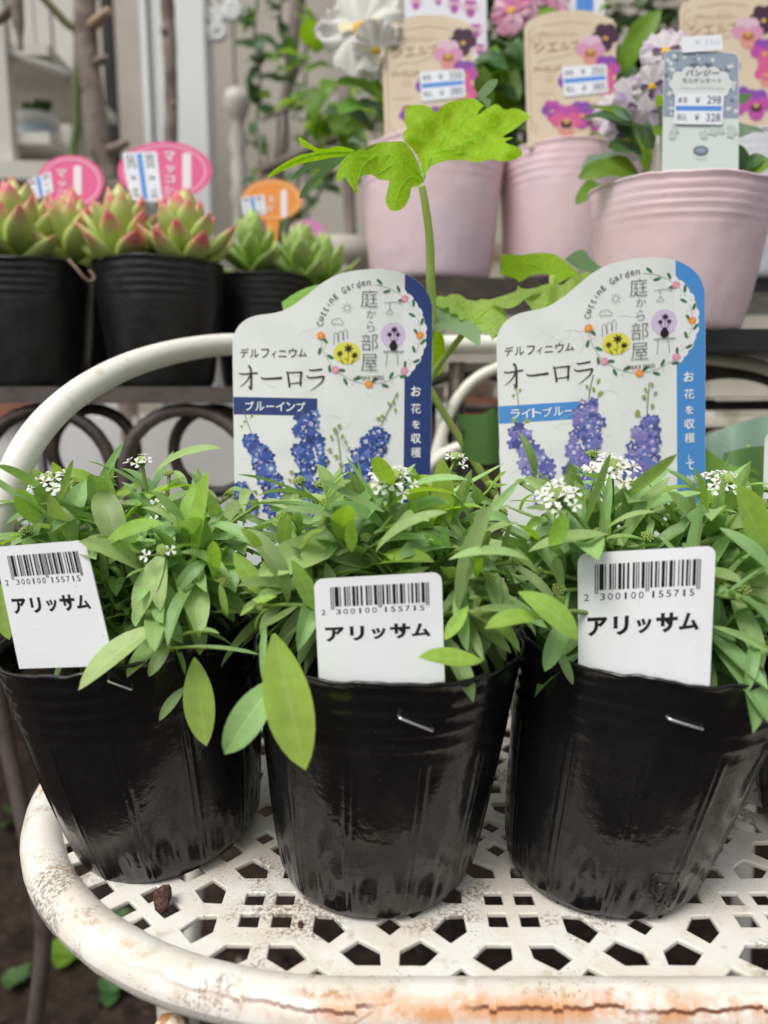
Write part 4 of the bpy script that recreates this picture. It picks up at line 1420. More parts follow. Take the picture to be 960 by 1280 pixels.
def sheet_leaf(pts, depf, m, parent, veins=(), name='leaf', z=lambda x, y: (x, y), vw=.0005):
    pts = [z(*p) for p in pts]
    out, fs, uv = sheet(pts, depf)
    mb = MB(); mb.add(out, fs, 0, uv)
    o = mb.build(name, m, parent, True, uv=True)
    for vn in veins:
        vn = [z(*p) for p in vn]
        q = spline([P(u, v, depf(u, v) - .0001) for u, v in vn], 4)
        mb = MB(); mb.tube(q, [vw * (1 - .7 * i / len(q)) for i in range(len(q))], 5, cap=False)
        b = mb.build('vein', M_VEIN, parent, True)
        b.parent = o
    return o

def delphinium_1():
    base = POT_D1.location + Vector((.02, .0, POT_H * .87))
    root = thing('delphinium_seedling', 'young delphinium behind the dark blue label, one lobed leaf held high on its stalk', 'plant', base)
    Z = lambda x, y: (330 + x / 2.8235, 90 + y / 2.8235)
    mb = MB()
    st = spline([base, base + Vector((.008, .0, .06)), P(536, 420, .385), P(538, 345, .380), P(537, 300, .376), P(532, 258, .372), P(527, 232, .370)], 8)
    mb.tube(st, [.0028 - .0011 * i / len(st) for i in range(len(st))], 10)
    mb.build('leaf_stalk', M_PETIOLE, root, True)
    cx, cy = Z(560, 390)
    dA = lambda u, v: .370 + (cy - v) * .00042 + .005 * math.sin((u - cx) * .045) + .003 * math.sin((u + v) * .09) + .002 * math.sin((u - 1.4 * v) * .13)
    A = [(568, 388), (578, 345), (620, 320), (680, 310), (750, 318), (800, 309), (850, 316), (895, 304), (912, 288), (895, 265), (850, 248), (880, 232), (842, 230), (880, 205), (915, 178), (940, 160), (918, 140), (885, 127), (850, 133), (822, 113), (790, 127), (752, 152), (772, 122), (785, 106), (740, 93), (690, 98), (640, 112), (604, 142), (590, 126), (560, 116), (512, 118), (497, 126), (497, 180), (506, 200), (490, 214), (494, 244), (520, 268), (545, 305), (556, 345)]
    sheet_leaf(A, dA, M_DEL, root, z=Z, veins=[[(566, 370), (590, 300), (640, 230), (720, 160), (770, 120)], [(566, 370), (575, 290), (570, 220), (545, 150)], [(600, 290), (680, 260), (780, 220), (880, 185)], [(610, 300), (700, 285), (800, 282), (880, 285)], [(640, 230), (625, 180), (640, 130)], [(575, 250), (530, 235), (500, 230)], [(690, 190), (700, 150), (720, 105)], [(700, 260), (740, 235), (830, 180)]])
    dB = lambda u, v: .3695 - (u - cx) * -.00018 - (v - cy) * .0001 + .002 * math.sin(u * .11)
    B = [(565, 387), (548, 330), (520, 275), (490, 246), (450, 246), (400, 251), (330, 277), (285, 302), (262, 340), (255, 380), (270, 385), (285, 372), (300, 395), (332, 432), (329, 395), (340, 371), (375, 362), (410, 380), (441, 386), (434, 420), (430, 460), (445, 486), (470, 491), (495, 476), (515, 440), (520, 410), (545, 402)]
    sheet_leaf(B, dB, M_DEL, root, z=Z, veins=[[(562, 380), (520, 330), (440, 295), (340, 300), (280, 350)], [(555, 385), (520, 370), (480, 410), (462, 480)], [(500, 318), (450, 330), (400, 360)], [(400, 292), (350, 330), (330, 390)]])
    dC = lambda u, v: .366 + (cx - u) * -.00010 + (v - 150) * .0002
    Cc = [(322, 276), (280, 264), (250, 262), (215, 272), (180, 265), (150, 245), (125, 230), (122, 241), (140, 263), (178, 282), (130, 292), (80, 316), (35, 346), (10, 375), (60, 352), (120, 327), (180, 314), (240, 302), (290, 297)]
    sheet_leaf(Cc, dC, M_DEL, root, z=Z, veins=[[(310, 282), (200, 288), (110, 315), (30, 360)]])
    dD = lambda u, v: .3645 + (cx - u) * -.00010 + (v - 150) * .0001
    D = [(402, 253), (340, 274), (280, 297), (200, 310), (150, 325), (110, 355), (97, 382), (130, 357), (170, 342), (200, 345), (165, 375), (140, 405), (125, 441), (140, 443), (165, 407), (200, 372), (232, 352), (270, 322), (310, 302), (370, 272)]
    sheet_leaf(D, dD, M_DEL_TOP, root, z=Z, veins=[])
    E = [(776, 97), (752, 82), (780, 42), (805, 25), (825, 29), (815, 56), (790, 82)]
    sheet_leaf(E, lambda u, v: .392, M_DEL_TOP, root, z=Z)
    F = [(740, 95), (775, 92), (800, 98), (796, 120), (785, 126), (775, 108)]
    sheet_leaf(F, lambda u, v: .391, M_DEL_TOP, root, z=Z)
    # lower leaves showing left of the label and between the labels
    L1 = [(352, 378), (370, 366), (392, 357), (420, 354), (432, 362), (440, 372), (420, 378), (400, 380), (378, 390), (358, 394)]
    sheet_leaf(L1, lambda u, v: .40 + (v - 370) * -.0006, M_DEL_PALE, root)
    L2 = [(535, 384), (560, 382), (585, 392), (598, 405), (600, 432), (585, 424), (570, 415), (548, 412), (534, 418)]
    sheet_leaf(L2, lambda u, v: .405 + (v - 370) * -.0006, M_DEL_TOP, root)
    L3 = [(530, 410), (552, 416), (556, 440), (552, 466), (538, 470), (528, 450)]
    sheet_leaf(L3, lambda u, v: .402, M_DEL, root)
delphinium_1()

def delphinium_2():
    base = POT_D2.location + Vector((-.015, .005, POT_H * .87))
    root = thing('delphinium_seedling', 'young delphinium with toothed pale leaves between the two labels', 'plant', base)
    Z = lambda x, y: (520 + x / 4, 320 + y / 4)
    mb = MB()
    for pts in ([base, P(545, 500, .40), P(541, 470, .40), P(565, 435, .395), P(590, 405, .39)], [base, P(650, 480, .40), P(665, 420, .40), P(668, 375, .395)], [base, P(700, 470, .40), P(690, 400, .40), P(690, 345, .405)]):
        q = spline(pts, 8); mb = MB(); mb.tube(q, [.0022 - .0007 * i / len(q) for i in range(len(q))], 8)
        mb.build('leaf_stalk', M_PETIOLE, root, True)
    a = [(90, 235), (110, 200), (150, 205), (175, 190), (225, 195), (250, 215), (300, 225), (330, 215), (400, 230), (440, 265), (455, 320), (470, 330), (440, 345), (455, 365), (425, 370), (415, 395), (390, 380), (385, 425), (360, 385), (335, 390), (320, 365), (295, 380), (290, 345), (280, 330), (250, 318), (220, 320), (205, 290), (170, 285), (165, 255), (130, 262)]
    sheet_leaf(a, lambda u, v: .39 + (v - 390) * -.0005 + .002 * math.sin(u * .12), M_DEL_PALE, root, z=Z, veins=[[(285, 340), (260, 280), (200, 235), (110, 225)], [(285, 340), (340, 330), (400, 360)], [(290, 330), (360, 270), (430, 280)]], vw=.0005)
    b = [(360, 220), (430, 200), (500, 175), (510, 148), (525, 160), (560, 165), (600, 160), (625, 180), (580, 195), (545, 215), (500, 250), (440, 262)]
    sheet_leaf(b, lambda u, v: .392 + (v - 370) * -.0004, M_DEL_PALE, root, z=Z)
    c = [(540, 215), (570, 180), (620, 150), (690, 135), (730, 145), (760, 120), (800, 95), (860, 80), (880, 95), (905, 100), (880, 150), (850, 175), (820, 210), (770, 240), (720, 265), (690, 275), (650, 290), (600, 290), (575, 260)]
    sheet_leaf(c, lambda u, v: .394 + (v - 370) * -.0004 + .0025 * math.sin(u * .2), M_DEL_PALE, root, z=Z, veins=[[(640, 280), (660, 210), (700, 150)], [(640, 280), (740, 200), (850, 100)]], vw=.0005)
    d = [(410, 90), (440, 45), (425, 15), (440, -10), (520, -5), (600, -15), (690, -10), (750, 30), (810, 85), (800, 100), (760, 110), (700, 140), (690, 100), (620, 90), (570, 100), (520, 130), (490, 110)]
    sheet_leaf(d, lambda u, v: .415 + (v - 340) * -.0003 + .003 * math.sin(u * .06), M_DEL, root, z=Z, veins=[[(700, 120), (620, 60), (520, 40), (440, 60)], [(640, 70), (600, 20)]], vw=.0005)
    e = [(745, 15), (790, -20), (840, -30), (880, 20), (940, 70), (930, 95), (880, 85), (820, 70), (770, 40)]
    sheet_leaf(e, lambda u, v: .418, M_DEL_TOP, root, z=Z)
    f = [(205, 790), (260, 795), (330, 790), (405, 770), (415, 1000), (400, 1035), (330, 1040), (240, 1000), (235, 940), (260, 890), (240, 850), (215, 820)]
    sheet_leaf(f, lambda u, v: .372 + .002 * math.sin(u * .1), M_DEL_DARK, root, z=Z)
delphinium_2()

def cabbage():
    base = POT_D3.location + Vector((0, 0, POT_H * .87))
    root = thing('ornamental_cabbage', 'blue green round leaved plant behind the light blue label at the right edge', 'plant', base)
    Mg = leaf_mat('glaucous_leaf', (.20, .30, .24), (.3, .4, .3), transl=.15, tcol=(1, 1.2, .7), rough=.55, randv=.12, ribmix=0)
    Mf = leaf_mat('green_leaf_fresh', (.17, .36, .05), (.3, .45, .1), transl=.45, rough=.5, randv=.1, ribmix=0)
    for pts, m, y in (([(884, 545), (900, 537), (925, 528), (960, 520), (1000, 530), (1010, 580), (960, 570), (930, 575), (900, 580), (884, 570)], Mg, .405),
                      ([(884, 548), (905, 545), (925, 552), (945, 566), (955, 575), (930, 578), (905, 590), (884, 570)], Mg, .398),
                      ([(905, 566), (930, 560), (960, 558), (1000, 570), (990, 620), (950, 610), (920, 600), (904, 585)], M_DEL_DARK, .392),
                      ([(882, 560), (895, 570), (915, 582), (940, 585), (950, 594), (938, 590), (930, 600), (915, 590), (895, 600), (880, 605)], Mf, .385)):
        sheet_leaf(pts, lambda u, v, y=y: y + .004 * math.sin(u * .08) + (v - 560) * -.0003, m, root)
    mb = MB(); mb.tube(spline([base, base + Vector((-.01, .004, .025)), P(925, 575, .398), P(935, 560, .405)], 6), .0022, 8)
    mb.build('stalk', M_PETIOLE, root, True)
cabbage()

# ------------------------------------------------------------------ iron plant stand, left
def ring_pts(c, r, a0=0, a1=360, n=28, rx=1.0):
    return [c + Vector((r * rx * math.cos(rad(a0 + (a1 - a0) * i / n)), 0, r * math.sin(rad(a0 + (a1 - a0) * i / n)))) for i in range(n + 1)]
ST_Z = .1835
def stand_left():
    root = thing('iron_stand', 'dark iron plant stand with scrolled apron under the succulents', 'plant stand', (-.14, .62, -.45))
    mb = MB()
    mb.box((-.17, .505, ST_Z - .0055), (.42, .010, .011)); mb.build('front_rail', M_IRON2, root)
    mb = MB(); mb.box((-.17, .80, ST_Z - .0055), (.42, .010, .011)); mb.build('back_rail', M_IRON2, root)
    for i in range(7):
        mb = MB(); y = .53 + i * .042
        mb.box((-.17, y, ST_Z - .004), (.416, .026, .006)); mb.build('slat', M_IRON, root)
    for x in (-.375, .035):
        mb = MB(); mb.box((x, .652, ST_Z - .0056), (.009, .284, .0108)); mb.build('side_rail', M_IRON, root)
    y = .508
    for u, v, r, m in ((236, 588, .045, M_IRON2), (60, 590, .045, M_IRON), (420, 590, .045, M_IRON)):
        c = P(u, v, y); c.z = ST_Z - .0115 - r - .004
        mb = MB(); mb.tube(ring_pts(c, r)[:-1], .0047, 10, closed=True); mb.build('scroll', m, root, True)
    y2 = .535
    for u in (120, 270, 390):
        c = P(u, 590, y2); c.z = ST_Z - .0115 - .034
        mb = MB(); mb.tube(ring_pts(c, .030)[:-1], .0042, 10, closed=True); mb.build('scroll', M_IRON, root, True)
    mb = MB(); mb.tube([(-.37, .52, .082), (.03, .52, .082)], .004, 8); mb.build('lower_rail', M_IRON, root, True)
    # bent legs
    lg = [P(-30, 520, .505), P(-22, 700, .505), P(0, 880, .50), P(24, 1000, .49), P(48, 1120, .475), P(54, 1180, .47), P(46, 1260, .465), P(36, 1340, .47)]
    lg.append(Vector((lg[-1].x - .02, lg[-1].y + .01, -.452)))
    mb = MB(); mb.tube(spline(lg, 6), .0058, 10); mb.build('leg', M_IRON2, root, True)
    for x, yy in ((.03, .51), (-.37, .80), (.03, .80)):
        mb = MB(); mb.tube([(x, yy, ST_Z - .01), (x, yy, -.2), (x * 1.03, yy + .01, -.452)], .0058, 10); mb.build('leg', M_IRON, root, True)
stand_left()

def stand_right():
    root = thing('iron_shelf', 'dark iron stepped shelf with arched rails carrying the pink pots', 'plant stand', (.27, .62, -.45))
    mb = MB(); mb.box((.27, .515, .1965), (.44, .008, .006)); mb.build('front_rail', M_IRON2, root)
    for c, r in ((P(905, 560, .515), .05), (P(590, 560, .52), .05), (P(740, 560, .52), .05)):
        c.z = .1925 - r
        mb = MB(); mb.tube(ring_pts(c, r, 0, 180, rx=1.25), .0035, 8); mb.build('arch', M_IRON2, root, True)
    for z0, y0 in ((.150, .53), (.168, .56), (.13, .52)):
        mb = MB(); mb.tube([(.05, y0, z0), (.49, y0 + .01, z0 + .004)], .0035, 8); mb.build('rail', M_IRON, root, True)
    # lower board (right pink pot), upper board (the two behind)
    mb = MB(); mb.box((.33, .515, .2095), (.30, .16, .012)); mb.build('lower_board', M_BLACK2, root)
    mb = MB(); mb.box((.245, .685, .2625), (.47, .17, .010)); mb.build('upper_board', M_BLACK2, root)
    mb = MB(); mb.box((.12, .592, .2595), (.21, .012, .014)); mb.build('upper_rail', M_IRON, root)
    for x, yy in ((.05, .515), (.485, .515)):
        mb = MB(); mb.tube([(x, yy, .2), (x, yy, -.452)], .006, 8); mb.build('leg', M_IRON, root, True)
    for x in (.03, .46):
        mb = MB(); mb.tube([(x, .76, .257), (x, .76, -.452)], .006, 8); mb.build('leg', M_IRON, root, True)
    mb = MB()
    q = spline([(.355, .44, .222), (.37, .445, .235), (.39, .45, .228), (.42, .46, .24), (.45, .47, .226), (.47, .48, .235)], 6)
    return root
stand_right()
# crumpled black netting lying on the lower board
def netting():
    vs, fs = [], []
    n = 22
    for j in range(n):
        for i in range(n):
            x = .275 + .16 * i / (n - 1); y = .46 + .11 * j / (n - 1)
            e = min(i, j, n - 1 - i, n - 1 - j) / 5
            z = .2165 + min(1, e) * (.014 + .012 * mnoise.noise(Vector((x * 45, y * 45, 1))) + .006 * mnoise.noise(Vector((x * 130, y * 130, 4))))
            vs.append((x, y, max(.2165, z)))
    for j in range(n - 1):
        for i in range(n - 1):
            fs.append((j * n + i, j * n + i + 1, (j + 1) * n + i + 1, (j + 1) * n + i))
    o = obj('black_sheeting', mesh('black_sheeting', vs, fs, M_BLACK2, smooth=True))
    tag(o, 'crumpled black plastic sheeting on the shelf beside the front pink pot', 'plastic sheet')
netting()

# ------------------------------------------------------------------ succulents
def succ_leaf_mesh(name, m, fat=.5, wid=.32, curl=.35):
    """thick pointed leaf along +X"""
    vs, fs = [], []
    n, k = 9, 8
    for i in range(n + 1):
        t = i / n
        w = wid * (.45 + .55 * math.sin(math.pi * min(1, t * .75 + .1))) * (1 - max(0, (t - .62) / .38) ** 1.7) + .004
        th = w * fat
        z = curl * t * t
        for j in range(k):
            a = 2 * math.pi * j / k
            vs.append((t, w * math.cos(a), z + th * math.sin(a) * (1.0 if math.sin(a) < 0 else .55)))
    for i in range(n):
        for j in range(k):
            l = (j + 1) % k
            fs.append((i * k + j, i * k + l, (i + 1) * k + l, (i + 1) * k + j))
    fs.append(tuple(range(k))[::-1]); fs.append(tuple(n * k + j for j in range(k)))
    uv = [(.3, v[0]) for v in vs]
    return mesh(name, vs, fs, m, smooth=True, uvs=uv)
def succ_mat(name, c0, c1, tip, t0, t1):
    m = bpy.data.materials.new(name); m.use_nodes = True
    N = m.node_tree.nodes; L = m.node_tree.links; b = N['Principled BSDF']
    uv = N.new('ShaderNodeUVMap'); uv.uv_map = 'UVMap'
    sp = N.new('ShaderNodeSeparateXYZ'); L.new(uv.outputs[0], sp.inputs[0])
    oi = N.new('ShaderNodeObjectInfo')
    ad = N.new('ShaderNodeMath'); ad.operation = 'MULTIPLY_ADD'; L.new(oi.outputs['Random'], ad.inputs[0]); ad.inputs[1].default_value = .22; L.new(sp.outputs[1], ad.inputs[2])
    cr = N.new('ShaderNodeValToRGB'); cr.color_ramp.interpolation = 'EASE'
    e = cr.color_ramp.elements
    e[0].position = .1; e[0].color = (*c0, 1); e[1].position = 1.0; e[1].color = (*tip, 1)
    x = e.new(t0); x.color = (*c1, 1)
    x = e.new(t1); x.color = (*[(p + q) / 2 for p, q in zip(c1, tip)], 1)
    L.new(ad.outputs[0], cr.inputs[0]); L.new(cr.outputs[0], b.inputs['Base Color'])
    b.inputs['Roughness'].default_value = .42
    b.inputs['Subsurface Weight'].default_value = .25; b.inputs['Subsurface Radius'].default_value = (.006, .006, .003); b.inputs['Subsurface Scale'].default_value = .6
    return m
M_SUC = succ_mat('succulent_pink_tip', (.36, .47, .09), (.45, .54, .15), (.72, .20, .20), .78, .98)
M_SUC2 = succ_mat('succulent_green', (.22, .36, .05), (.30, .46, .09), (.40, .52, .18), .6, .9)
SUC = [succ_leaf_mesh('leaf', M_SUC, .6, .245, .2), succ_leaf_mesh('leaf', M_SUC, .65, .225, .30)]
SUC2 = [succ_leaf_mesh('leaf', M_SUC2, .4, .24, .3)]
def succulent(label, centres, group, meshes, seed, n=30, ln=.036):
    rnd = random.Random(seed)
    root = thing('succulent', label, 'succulent', centres[0], group)
    for ci, c in enumerate(centres):
        c = Vector(c)
        mb = MB(); mb.tube([c + Vector((0, 0, -.012)), c + Vector((0, 0, .018))], [.006, .004], 8); mb.build('stem', M_SUC2 if meshes is SUC2 else M_SUC, root, True)
        for i in range(n):
            t = i / n                      # 0 outer .. 1 inner
            a = i * 2.39996 + seed
            el = rad(8 + 74 * t ** 1.15 + rnd.uniform(-6, 6))
            d = Vector((math.cos(a) * math.cos(el), math.sin(a) * math.cos(el), math.sin(el)))
            l = ln * (1.0 - .42 * t) * rnd.uniform(.88, 1.1)
            put_leaf(rnd.choice(meshes), root, c + d * .003 + Vector((0, 0, .004 + .030 * t)), d, Vector((0, 0, 1)) + d * -.3, l, rnd.uniform(.9, 1.15))
    return root
GS = 'black pots of succulents on the iron stand'
def pot_at(u, vb, y, label, seed, group, R, rb, h, z, m=None, rot=(0, 0, 0)):
    p = P(u, vb, y)
    return black_pot((p.x, y, z), rot, label, seed, group, m=m or M_BLACK2, R=R, rb=rb, h=h)
sp1 = pot_at(40, 420, .575, 'black pot of pink tipped succulent cut by the left edge', 33, GS, .0475, .037, .088, ST_Z + .0003)
sp2 = pot_at(203, 420, .575, 'black pot of pink tipped succulent in front of the large pink tag', 35, GS, .0465, .037, .088, ST_Z + .0003, rot=(0, 0, 1))
sp3 = pot_at(330, 420, .64, 'black pot of green succulent by the orange tag', 37, GS, .043, .035, .088, ST_Z + .0003, rot=(0, 0, 2))
sp4 = pot_at(116, 420, .68, 'black pot of succulent hidden between the two front succulent pots', 39, GS, .0475, .037, .088, ST_Z + .0003, rot=(0, 0, 3))
G2 = 'pink tipped rosette succulents'
z_ = ST_Z + .094
succulent('plump pink tipped rosette in the leftmost succulent pot', [sp1.location + Vector((.0, -.012, .084)), sp1.location + Vector((-.035, .012, .082)), sp1.location + Vector((.034, .006, .082))], G2, SUC, 1, 34, .046)
succulent('pair of pink tipped rosettes in front of the large pink tag', [sp2.location + Vector((-.022, -.014, .082)), sp2.location + Vector((.024, -.012, .081))], G2, SUC, 2, 32, .042)
succulent('plain green succulent below the orange tag', [sp3.location + Vector((-.006, -.01, .086)), sp3.location + Vector((.033, -.004, .079)), sp3.location + Vector((.05, .004, .074))], G2, SUC2, 3, 22, .036)
succulent('partly hidden succulent between the two front rosettes', [sp4.location + Vector((-.004, -.03, .092)), sp4.location + Vector((.03, .01, .088))], G2, SUC, 4, 30, .046)
sp5 = pot_at(388, 420, .735, 'black pot of succulent far behind by the lilac tag', 40, GS, .040, .033, .090, ST_Z + .0003, rot=(0, 0, 3))
succulent('small green succulent far behind by the lilac tag', [sp5.location + Vector((0, -.008, .088))], G2, SUC2, 6, 18, .034)
def twig():
    mb = MB(); mb.tube(spline([P(86, 325, .527), P(96, 336, .522), P(105, 347, .522), P(113, 352, .524), P(118, 347, .526), P(112, 338, .527)], 5), .0012, 6)
    o = mb.build('dry_twig', mat('dry_twig_brown', (.22, .15, .11), .8, .2), None, True, origin=P(86, 325, .527))
    tag(o, 'dry brown curled twig hooked over the rim of the leftmost succulent pot', 'twig')
twig()

# ------------------------------------------------------------------ round tags and price stickers
STK = flat('sticker_white', (.78, .80, .84)); STB = flat('sticker_blue', (.08, .26, .66)); STI = flat('sticker_ink', (.09, .10, .14))
def sticker(pr, quad, p1, p2):
    """price sticker: quad TL, TR, BR, BL in reading direction"""
    tl, tr, br, bl = quad
    def q(s, t):
        return (tl[0] * (1 - s) * (1 - t) + tr[0] * s * (1 - t) + br[0] * s * t + bl[0] * (1 - s) * t,
                tl[1] * (1 - s) * (1 - t) + tr[1] * s * (1 - t) + br[1] * s * t + bl[1] * (1 - s) * t)
    pr.poly([q(a, b) for a, b in rounded([(0, 0), (1, 0), (1, 1), (0, 1)], .06, 3)], STK)
    pr.poly([q(.03, .40), q(.97, .40), q(.97, .56), q(.03, .56)], STB)
    def tx(s_, s0, t0, s1, t1):
        vs, fs, x0, x1, y0, y1 = text_shape(s_, .012)
        pr.poly([q(s0 + (s1 - s0) * (x - x0) / (x1 - x0), t1 - (t1 - t0) * (y - y0) / (y1 - y0)) for x, y in vs], STI, fs)
    tx('本体', .06, .10, .26, .32); tx('¥', .42, .10, .52, .32); tx(p1, .66, .07, .95, .34)
    tx('税込', .06, .66, .26, .88); tx('¥', .42, .66, .52, .88); tx(p2, .66, .64, .95, .90)

def round_tag(c, rx, ry, dep, col, label, stick, prices, text, tcell, bar):
    fm = lambda u, v, h: W(u, v, dep - h)
    root = thing('round_tag', label, 'plant tag', fm(c[0], c[1] + ry + 40, 0), 'round succulent tags')
    m = flat('tag_' + col[0], col[1]); hi = flat('tag_rope_' + col[0], col[2]); wh = flat('tag_white', (.80, .72, .74))
    n = 40
    o = [(c[0] + rx * math.cos(2 * math.pi * k / n), c[1] + ry * math.sin(2 * math.pi * k / n)) for k in range(n)]
    plate(o, fm, .0006, 'disc', m, root)
    plate([(c[0] - 9, c[1] + ry - 4), (c[0] + 9, c[1] + ry - 4), (c[0] + 5, c[1] + ry + 42), (c[0] - 5, c[1] + ry + 42)], lambda u, v, h: W(u, v, dep + .0002 - h), .0006, 'spike', m, root)
    pr = Print(fm)
    for k in range(54):
        a = 2 * math.pi * k / 54
        pr.ell(c[0] + rx * .86 * math.cos(a), c[1] + ry * .86 * math.sin(a), 3.4, 1.25, hi, 8, a + 1.9)
    pr.build('rope_border', root)
    pr = Print(fm, 3.5e-4)
    for ch, (u, v, w_, h_) in zip(text, tcell):
        pr.text(ch, u - w_ / 2, v - h_ / 2, u + w_ / 2, v + h_ / 2, wh, .03)
    pr.poly(rounded([(bar[0], bar[1]), (bar[2], bar[1]), (bar[2], bar[3]), (bar[0], bar[3])], 3, 3), wh)
    pr.build('lettering', root)
    pr = Print(fm, 4.5e-4); sticker(pr, stick, *prices); pr.build('price_sticker', root)
PK = ('pink', (.74, .10, .27), (.80, .38, .52)); OR = ('orange', (.80, .27, .025), (.80, .42, .16))
round_tag((206, 214), 59, 37, .580, PK, 'large pink round tag with a price sticker behind the middle succulents', [(163, 250), (153, 191), (196, 189), (203, 252)], ('280', '308'), 'マッコシ', [(212, 196, 14, 13), (213, 211, 12, 9), (212, 224, 13, 9), (211, 237, 12, 10)], (228, 191, 239, 236))
round_tag((88, 228), 42, 34, .582, PK, 'smaller pink round tag behind the leftmost succulent', [(38, 252), (33, 226), (63, 214), (67, 240)], ('280', '308'), 'マッコ', [(77, 217, 12, 11), (78, 230, 10, 8), (78, 242, 11, 8)], (92, 207, 102, 244))
round_tag((340, 250), 38, 26, .638, OR, 'orange round tag behind the green succulent', [(304, 268), (301, 247), (330, 243), (333, 268)], ('280', '308'), 'ルビ', [(339, 249, 9, 9), (339, 260, 8, 8)], (351, 237, 359, 272))
def back_tag():
    fm = lambda u, v, h: W(u, v, .712 - h)
    root = thing('round_tag', 'blurred lilac pink tag far behind the green succulent', 'plant tag', fm(382, 340, 0), 'round succulent tags')
    n = 28
    plate([(384 + 23 * math.cos(2 * math.pi * k / n), 290 + 16 * math.sin(2 * math.pi * k / n)) for k in range(n)], fm, .0006, 'disc', flat('tag_lilac', (.62, .22, .46)), root)
    plate([(380, 304), (388, 304), (386, 350), (382, 350)], lambda u, v, h: W(u, v, .7122 - h), .0006, 'spike', flat('tag_lilac', (.62, .22, .46)), root)
back_tag()

# ------------------------------------------------------------------ pink pots and violas
M_PINK = mat('pink_film', (.93, .71, .75), .36, .45, var=((.93, .64, .655), 12, .44, .60), var2=((.84, .70, .80), 9, .45, .62), bump=(60, .3, .002), transl=.15)
M_WPOT = mat('white_pot', (.72, .73, .76), .4, .5)
GK = 'pink film pots on the iron shelf'
def wide_pot(u, y, z, label, seed, m, R=.0535, rb=.042, h=.093, rot=(0, 0, 0), g=GK):
    p = P(u, 300, y)
    return black_pot((p.x, y, z), rot, label, seed, g, m=m, R=R, rb=rb, h=h)
UB = .2677
pk1 = wide_pot(538, .635, UB, 'pink pot behind the high delphinium leaf', 41, M_PINK, R=.0585, rb=.048, h=.100)
pk2 = wide_pot(704, .645, UB, 'pink pot of violas with the cream tag, between two other pink pots', 43, M_PINK, R=.0575, rb=.047, h=.098, rot=(0, rad(3), .6))
pk3 = wide_pot(840, .468, .2158, 'pink pot at the right with the pale green tag, nearest of the pink pots', 45, M_PINK, R=.0520, rb=.041, h=.080, rot=(rad(1), rad(-2), 2.1))
wp = wide_pot(915, .640, UB, 'white pot behind the nearest pink pot, at the right edge', 47, M_WPOT, R=.058, rb=.047, h=.105, g='white pot')
del wp['group']

def petal_print(pr, u, v, r, cols, eye, face):
    """a printed viola: two upper, two side, one lower petal, dark face, yellow eye"""
    for a, k, c in ((-120, .62, cols[0]), (-60, .62, cols[0]), (180, .58, cols[1]), (0, .58, cols[1]), (90, .66, cols[2])):
        pr.ell(u + r * .52 * math.cos(rad(a)), v + r * .52 * math.sin(rad(a)), r * k, r * k * .86, c, 14, rad(a))
    pr.ell(u, v + r * .28, r * .42, r * .3, face, 12)
    pr.ell(u, v + r * .1, r * .2, r * .17, eye, 10)
def cc(n, c): return flat('viola_print_' + n, c)
DK, PU, MG, PKK, SAL, PAL, YE = cc('dark', (.05, .012, .04)), cc('purple', (.24, .06, .36)), cc('magenta', (.46, .07, .33)), cc('pink', (.62, .10, .26)), cc('salmon', (.66, .27, .24)), cc('pale', (.66, .46, .55)), cc('yellow', (.62, .38, .07))
M_CREAM = mat('cream_card', (.66, .55, .40), .5, .4, var=((.60, .48, .33), 40, .45, .7))
SEP = flat('sepia_print', (.36, .27, .15))
